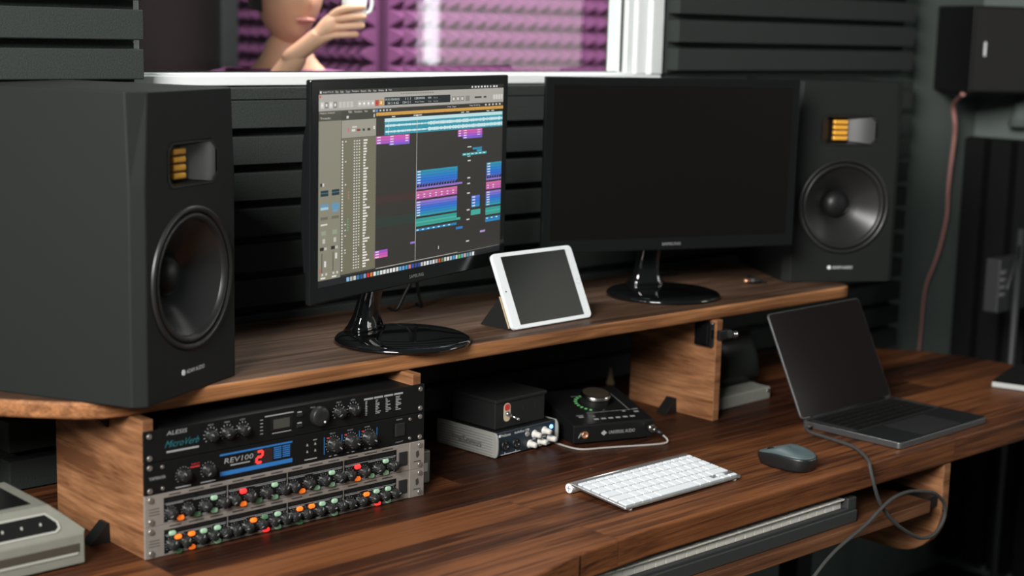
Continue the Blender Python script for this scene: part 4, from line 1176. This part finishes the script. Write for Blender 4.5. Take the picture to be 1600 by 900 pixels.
# ================================================================== right-hand box and pouch under the shelf
cs = thing('grey_case', 'flat light grey equipment box on the desk right of the right upright', 'case', W(1276, 64, 0.3), R(2))
g = G(); g.box(0, 166, 0, 130, 0, 25, 2.5); g.prism([(10, 24), (40, 27), (125, 27), (125, 24)], 3, 163, 'x', 0.8); g.build('body', M_case, cs)
g = G(); g.cyl((157, -0.2, 18), (0, -1, 0), 3.4, 1.2, n=16); g.build('screw', M_chrome, cs)
pch = thing('pouch', 'glossy dark pouch standing on the flat grey equipment box under the shelf', 'pouch', W(1330, 108, 27.6), R(2))
g = G(); b = bmesh.new(); rg = []
for f, wx, dy in ((0, 74, 36), (.15, 77, 38), (.5, 74, 33), (.8, 70, 22), (.95, 68, 10), (1, 67, 5)):
    rg.append([b.verts.new((74+wx*math.copysign(abs(math.cos(q))**0.35, math.cos(q)), 40+dy*math.copysign(abs(math.sin(q))**0.6, math.sin(q)), f*98+ (4*math.sin(3*q) if 0 < f < .9 else 0))) for q in [2*math.pi*i/40 for i in range(40)]])
for A, B in zip(rg[:-1], rg[1:]):
    for i in range(40):
        f = b.faces.new((A[i], A[(i+1) % 40], B[(i+1) % 40], B[i])); f.smooth = True
b.faces.new(rg[0][::-1]); b.faces.new(rg[-1]); g.merge(b); g.build('bag_body', M_pouch, pch)
g = G(); g.box(8, 140, 37, 43, 97, 101, 1); g.build('zip', M_black, pch)
# clamp on right upright
cl = thing('spring_clamp', 'black spring clamp with a grey handle on the front edge of the right upright', 'clamp', W(1205.7, 21, 165))
g = G(); g.box(-12, -0.3, 4, 44, -23, 23, 2); g.box(-16, -10, 8, 40, -19, 19, 2); g.build('jaw_pad', M_gloss, cl)
g = G(); g.prism([(-0.3, -9), (19.5, -9), (19.5, 9), (-0.3, 9)], -9, -0.7, 'y', 1.5); g.build('bridge', M_black, cl)
g = G(); g.prism([(18.5, -6), (30, -10), (38, -8), (38, 6), (30, 8), (18.5, 6)], -8, 6, 'y', 2); g.build('handle', M_knobgrey, cl)
g = G(); g.cyl((36, -9, -2), (0.9, -0.2, 0), 7.5, 3, n=20); g.cyl((42, -9, -2), (0.9, -0.2, 0), 7.5, 3, n=20); g.build('ring', M_chrome, cl)

# ================================================================== tape deck left
td = thing('cassette_recorder', 'old grey-beige cassette recorder at the lower left corner of the desk', 'tape recorder', W(-70, 30, 0.2))
g = G()
b = bmesh.new()
prof = [(0, 3), (0, 44), (3, 48), (32, 82), (165, 82), (165, 3)]
def inset(p): return -34*max(0, (p[1]-58)/24)
A = [b.verts.new((0+inset(p), p[0], p[1])) for p in prof]; B = [b.verts.new((-430, p[0], p[1])) for p in prof]
n = len(prof)
b.faces.new(A); b.faces.new(B[::-1])
for i in range(n): b.faces.new((A[i], B[i], B[(i+1) % n], A[(i+1) % n]))
bmesh.ops.recalc_face_normals(b, faces=b.faces[:]); bmesh.ops.bevel(b, geom=b.edges[:], offset=1.8, segments=2, profile=.5, affect='EDGES')
g.merge(b); g.build('case', M_beige, td)
g = G(); g.box(-424, -8, -0.8, 1, 20.5, 32, 0.4); g.mi = 1; g.box(-424, -10, -1.4, 0.5, 16.5, 20, 0.5); g.build('front_band', [M_brownband, M_beigelight], td)
sl = math.atan2(34, 29)
TS = Matrix.Translation((0, 3, 48)) @ Matrix.Rotation(sl, 4, 'X')
g = G(); g.M = TS
ptsA = [(-430, 3), (-37, 3), (-30, 8), (-30, 18), (-44, 34), (-430, 34)]
g.prism(ptsA, -0.5, 1.6, 'z', 0.4, 1)
g.build('button_frame', M_beigelight, td)
g = G(); g.M = TS
ptsB = [(-430, 6), (-39, 6), (-34, 10), (-34, 17), (-46, 31), (-430, 31)]
g.prism(ptsB, 0, 1.9, 'z'); g.build('button_recess', M_smoke, td)
bf = None
for k in range(14):
    if bf is None: g = G(); g.box(-1, 1, -2, 2, 0, 2.5, 0.3); bf = g.build('button', M_beigelight, td); o = bf
    else: o = dup(bf, td)
    o.matrix_local = Matrix.Translation((TS @ Vector((-56-k*26, 18, 1.5)))*S) @ TS.to_3x3().to_4x4()
g = G(); g.box(-425, -52, 48, 150, 81.5, 83, 0.5); g.build('lid_window', M_smoke, td)
g = G(); g.box(-425, -70, 92, 94, 83, 83.6); g.build('lid_line', M_knobgrey, td)
g = G(); g.cyl((-20, 20, 0), (0, 0, 1), 6, 3.2, n=14); g.cyl((-20, 145, 0), (0, 0, 1), 6, 3.2, n=14); g.cyl((-410, 20, 0), (0, 0, 1), 6, 3.2, n=14); g.cyl((-410, 145, 0), (0, 0, 1), 6, 3.2, n=14); g.build('rubber_foot', M_black, td)

# ================================================================== cables behind
def cable(name, P, r, m, label, cat='cable'):
    o = P[0]
    g = G(); g.tube(rel(P, o), r, 8, 7); ob = g.build(name, m, None, W(*o)); tag(ob, label, cat); return ob
cable('monitor_cable', [(702, 300, 330), (712, 312, 280), (700, 320, 245), (688, 325, 222), (690, 350, 221)], 3.2, M_blackcable, 'black cable hanging behind the left monitor, the left one of two')
cable('monitor_cable', [(712, 300, 330), (722, 312, 285), (735, 322, 250), (748, 328, 222), (756, 352, 221)], 3.2, M_blackcable, 'black cable hanging behind the left monitor, the right one of two')
cable('hanging_cable', [(845, 385, 190), (862, 380, 120), (880, 382, 85), (885, 385, 55), (884, 386, 3), (900, 370, 2.6)], 2.6, M_blackcable, 'thin black cable hanging down under the shelf behind the interfaces')
cable('monitor_cable', [(1262, 250, 330), (1275, 275, 290), (1310, 310, 262), (1350, 330, 240), (1400, 340, 222), (1440, 330, 221)], 3.2, M_blackcable, 'black cable curving down behind the dark right monitor')
cp = thing('cable_plug', 'small black cable plug with a copper tip on the shelf near the right speaker', 'plug', W(1477, 158, ZS))
g = G(); g.cyl((-8, 0, 6.2), (0.8, -0.5, 0), 6, 22, 5, n=14); g.build('sleeve', M_blackcable, cp)
g = G(); g.cyl((-18, 6, 6), (0.8, -0.5, 0), 3.5, 12, n=14); g.build('tip', M_copper, cp)
g = G(); g.tube([(10, -11, 5), (25, -15, 3), (40, 10, 2.6), (60, 60, 2.6)], 2.4); g.build('cord', M_blackcable, cp)

# ================================================================== wall speaker top right
wsK = thing('wall_speaker', 'small black speaker mounted sideways high on the right', 'speaker', W(2480, 300, 586), R(-30))
g = G(); g.box(0, 380, 0, 190, 0, 216, 5, 3); g.build('cabinet', M_black, wsK)
g = G(); g.box(6, 374, -5, 0.5, 6, 210, 3); g.build('grille', mat('dark_grille_cloth', (0.010, 0.0095, 0.009), .9, noise=.4, nscale=900, bump=.5), wsK)
g = G(); g.prism(rrect(30, 36, 92, 128, 3), -6, -4.8, 'y'); g.build('badge', M_white, wsK)
g = G(); g.prism([(190, -4), (300, -4), (330, -40), (330, -60), (318, -60)], 0, 0, 'y') if False else None
g.box(10, 120, 40, 150, -10, 0, 2); g.build('mount_plate', M_black, wsK)
g = G(); g.cyl((240, 150, -90), (0, 0, 1), 34, 90, 10, n=20); plabel(g.build('mount_cone', M_wall, wsK), 'grey tapered wall mount')
cable('speaker_cable', [(2505, 330, 584), (2620, 425, 548), (2640, 430, 500), (2655, 438, 460), (2650, 440, 385), (2646, 440, 317), (2648, 440, 248), (2617, 440, 150), (2570, 440, 66), (2562, 440, -50), (2555, 440, -200)], lambda t: 6.5-3.5*t, M_redcable, 'dusty pink speaker cable hanging down the grey wall on the right')

# microphone stand at right
mic = thing('microphone_stand', 'dark microphone stand at the right edge behind the desk', 'stand', (2420, 95, 0))
g = G(); g.cyl((0, 0, 0), (0, 0, 1), 120, 14, 110, n=36); g.build('base', M_black, mic)
g = G(); g.cyl((0, 0, 12), (0, 0, 1), 9, 1010, n=16); g.build('pole', M_pianobody, mic)
g = G(); g.cyl((0, 0, 985), (-0.75, -0.3, -0.42), 3.5, 190, n=12); g.build('boom', M_pianobody, mic)
bxg = thing('stand_box', 'dim grey box hanging on the microphone stand', 'box', (2428, 106, 820))
g = G(); g.box(-70, 60, 1, 40, 0, 130, 3); g.build('body', M_pianobody, bxg)
g = G()
for k in range(4): g.box(-66, -44, -2, 0.5, 40+k*18, 50+k*18, 1)
g.build('label_strip', M_dimprint, bxg)

# ================================================================== booth behind the window
g = G(); g.box(-400, 1660, 3100, 3160, 0, 2700); struct(g.build('wall_booth_back', M_boothwall))
g = G(); g.box(1740, 3000, 1690, 1780, 0, 2700); g.box(1740, 1800, 1780, 3160, 0, 2700); struct(g.build('wall_booth_side', M_boothwall))
g = G(); g.box(2620, 2720, 560, 1690, 0, 2700); struct(g.build('wall_booth_right', M_boothwall))
def pyramid_foam(nx, nz, pt, dep, label, loc, rz):
    g = G(); b = bmesh.new()
    base = {}
    for i in range(nx+1):
        for j in range(nz+1): base[i, j] = b.verts.new((i*pt, 0, j*pt))
    for i in range(nx):
        for j in range(nz):
            a = b.verts.new(((i+.5)*pt, -dep, (j+.5)*pt))
            q = [base[i, j], base[i+1, j], base[i+1, j+1], base[i, j+1]]
            for k in range(4): b.faces.new((q[k], q[(k+1) % 4], a))
    bk2 = {}
    c = [b.verts.new((0, 24, 0)), b.verts.new((nx*pt, 24, 0)), b.verts.new((nx*pt, 24, nz*pt)), b.verts.new((0, 24, nz*pt))]
    b.faces.new(c[::-1])
    b.faces.new([c[0], c[1]]+[base[i, 0] for i in range(nx, -1, -1)])
    b.faces.new([c[1], c[2]]+[base[nx, j] for j in range(nz, -1, -1)])
    b.faces.new([c[2], c[3]]+[base[i, nz] for i in range(0, nx+1)])
    b.faces.new([c[3], c[0]]+[base[0, j] for j in range(0, nz+1)])
    bmesh.ops.recalc_face_normals(b, faces=b.faces[:])
    g.merge(b); o = g.build('pyramid_foam', M_purple, None, loc, rz); tag(o, label, 'acoustic foam'); return o
pyramid_foam(17, 26, 51, 40, 'purple pyramid foam facing the window in the booth', (1712, 1662, 900), 0)
pyramid_foam(15, 26, 51, 40, 'purple pyramid foam on the far side wall of the booth, seen left of the corner', (1712, 2478, 900), R(-90))
pyramid_foam(17, 26, 51, 40, 'purple pyramid foam on the near right wall of the booth beside the window jamb', (2592, 1600, 900), R(-90))
g = G(); g.box(-30, 30, -20, 20, 0, 2600, 4); o = g.build('door_post', M_pianobody, None, (1600, 2310, 0)); tag(o, 'dark upright post at the left of the booth', 'post')

# ------------------------------------------------------------------ figure added in the booth in place of a person reflected in the glass
def skin_chain(name, verts, edges, radii, m, parent, sub=2, root=0):
    me = bpy.data.meshes.new(name); me.from_pydata([Vector(v)*S for v in verts], edges, []); me.update()
    o = bpy.data.objects.new(name, me); C.objects.link(o)
    md = o.modifiers.new('skin', 'SKIN'); md.use_smooth_shade = True
    for i, r in enumerate(radii):
        rx, ry = r if isinstance(r, tuple) else (r, r)
        me.skin_vertices[0].data[i].radius = (rx*S, ry*S)
        me.skin_vertices[0].data[i].use_root = (i == root)
    sd = o.modifiers.new('sub', 'SUBSURF'); sd.levels = sub; sd.render_levels = sub
    me.materials.append(m)
    if parent: o.parent = parent
    return o
per = thing('person', 'added figure of a person in a plum sweater behind the window, in place of a reflection in the glass, raising a hand with a white cup', 'person', (1010, 1130, -78), R(-35))
# local: faces -y (toward window); x to the right as seen from the window
V = [(0, 0, 960), (0, 5, 1120), (0, 8, 1280), (0, 12, 1400), (0, 8, 1470), (0, 4, 1530),
     (95, 0, 940), (100, -5, 500), (100, 10, 90), (100, -120, 40), (-95, 0, 940), (-100, -5, 500), (-100, 10, 90), (-100, -120, 40),
     (175, 14, 1375), (215, 10, 1100), (190, -80, 880), (185, -100, 800),
     (-175, 14, 1375), (-170, -120, 1190), (-75, -155, 1345), (34, -184, 1492)]
Ed = [(0, 1), (1, 2), (2, 3), (3, 4), (4, 5), (0, 6), (6, 7), (7, 8), (8, 9), (0, 10), (10, 11), (11, 12), (12, 13), (3, 14), (14, 15), (15, 16), (16, 17), (3, 18), (18, 19), (19, 20), (20, 21)]
Rr = [(110, 80), (105, 72), (115, 78), (70, 56), 54, 55, (70, 70), 50, 38, 38, (70, 70), 50, 38, 38, 40, 34, 30, 25, 40, 34, 30, 25]
body = skin_chain('body', V, Ed, Rr, M_skin, per)
cl_v = [V[0], V[1], V[2], V[3], V[14], V[15], V[16], V[18], V[19], V[20], (0, 10, 1446)]
cl_e = [(0, 1), (1, 2), (2, 3), (3, 4), (4, 5), (5, 6), (3, 7), (7, 8), (8, 9), (3, 10)]
skin_chain('sweater', cl_v, cl_e, [(165, 125), (156, 116), (176, 126), (146, 106), 78, 62, 48, 78, 62, 46, 70], M_sweater, per)
skin_chain('trousers', [V[0], V[6], V[7], V[8], V[10], V[11], V[12]], [(0, 1), (1, 2), (2, 3), (0, 4), (4, 5), (5, 6)], [(158, 118), 104, 72, 56, 104, 72, 56], M_trouser, per)
# head
g = G(); b = bmesh.new()
bmesh.ops.create_uvsphere(b, u_segments=36, v_segments=26, radius=1)
for v in b.verts:
    x, y, z = v.co
    wx = 76*(1-0.30*max(0, -z)**1.6); dy = 96*(1-0.10*max(0, -z)); 
    yy = y*dy-(14*max(0, -z)**1.5 if y < 0 else -18*max(0, -z)*0)
    if y > 0 and z < -0.2: yy *= 0.72
    zz = z*118
    if y < -0.5:
        nz = math.exp(-((x/0.20)**2+((z+0.12)/0.20)**2)); yy -= 22*nz
        for sx in (-0.36, 0.36):
            e_ = math.exp(-(((x-sx)/0.17)**2+((z-0.06)/0.10)**2)); yy += 9*e_
        mth = math.exp(-((x/0.30)**2+((z+0.47)/0.06)**2)); yy -= 6*mth
        ch = math.exp(-((x/0.3)**2+((z+0.80)/0.15)**2)); yy -= 8*ch
    v.co = Vector((x*wx, yy, zz))
for f in b.faces: f.smooth = True
g.merge(b)
hd = g.build('head', [M_skin], per); hd.location = Vector((0, -18, 1618))*S; hd.rotation_euler = (R(6), 0, R(25))
for sx in (-1, 1):
    g = G(); b = bmesh.new(); bmesh.ops.create_uvsphere(b, u_segments=14, v_segments=10, radius=1)
    for v in b.verts: v.co = Vector((v.co.x*8, v.co.y*16, v.co.z*30))
    for f in b.faces: f.smooth = True
    g.merge(b); o = g.build('ear', M_skin, hd); o.location = Vector((sx*76, 8, -4))*S
    g = G(); b = bmesh.new(); bmesh.ops.create_uvsphere(b, u_segments=14, v_segments=10, radius=11)
    for f in b.faces: f.smooth = True
    g.merge(b); g.mi = 1; g.cyl((0, -10.2, 0), (0, -1, 0), 5, 1.2, n=14); o = g.build('eye', [M_white, M_hole], hd); o.location = Vector((sx*28, -77, 7))*S
g = G(); b = bmesh.new(); bmesh.ops.create_uvsphere(b, u_segments=12, v_segments=8, radius=1)
for v in b.verts: v.co = Vector((v.co.x*24, v.co.y*7, v.co.z*6))
for f in b.faces: f.smooth = True
g.merge(b); o = g.build('mouth', mat('lips', (0.5, 0.18, 0.15), .5), hd); o.location = Vector((0, -99, -56))*S
g = G(); b = bmesh.new(); bmesh.ops.create_uvsphere(b, u_segments=32, v_segments=22, radius=1)
for v in list(b.verts):
    x, y, z = v.co; v.co = Vector((x*84, y*104+6, z*126+4))
dl = [v for v in b.verts if (v.co.y < -40 and v.co.z < 62) or v.co.z < -50]
bmesh.ops.delete(b, geom=dl, context='VERTS')
for f in b.faces: f.smooth = True
g.merge(b); g.build('hair', M_hair, hd)
# raised right hand around a cup
hand = thing('x', 'x', 'x', (0, 0, 0)); bpy.data.objects.remove(hand)
hv = [(-8, -176, 1456), (50, -186, 1506), (88, -188, 1540),
      (104, -206, 1572), (136, -217, 1580), (166, -208, 1582), (106, -208, 1555), (138, -218, 1561), (168, -207, 1562),
      (104, -208, 1538), (136, -217, 1542), (164, -207, 1543), (98, -206, 1522), (128, -214, 1524), (152, -205, 1525),
      (78, -172, 1545), (104, -152, 1568), (130, -148, 1582)]
he = [(0, 1), (1, 2), (2, 3), (3, 4), (4, 5), (2, 6), (6, 7), (7, 8), (2, 9), (9, 10), (10, 11), (1, 12), (12, 13), (13, 14), (1, 15), (15, 16), (16, 17)]
skin_chain('hand', hv, he, [25, (30, 17), (32, 15), 9, 8.5, 7.5, 9, 8.5, 7.5, 9, 8.5, 7.5, 8, 7.5, 7, 11, 10, 8.5], M_skin, per)
hv2 = [Vector(V[17])+Vector(q) for q in ((0, 0, 20), (0, -6, -40), (0, -8, -75), (-2, -30, -115), (-2, -34, -145), (0, -14, -120), (0, -18, -155), (0, 0, -118), (0, -2, -152), (0, 12, -108), (0, 12, -138), (12, -36, -60), (16, -46, -95))]
skin_chain('hand', hv2, [(0, 1), (1, 2), (2, 3), (3, 4), (2, 5), (5, 6), (2, 7), (7, 8), (2, 9), (9, 10), (1, 11), (11, 12)], [24, (18, 36), (16, 38), 10, 8, 10, 8, 10, 8, 9, 7, 12, 9], M_skin, per)
cup = thing('cup', 'added white cup held up by the booth figure, in place of a white patch reflected in the glass', 'cup', (1022, 900, 1468))  # cup added where the window glass reflects a white patch
g = G(); g.lathe([(0, 0), (20, 0), (24, 4), (28, 84), (26, 84), (22, 6), (0, 5)], None, 32); g.build('bowl', M_cup, cup)
g = G(); g.tube([(25, 0, 66), (42, 0, 64), (47, 0, 46), (40, 0, 26), (23, 0, 22)], 4); g.build('handle', M_cup, cup)
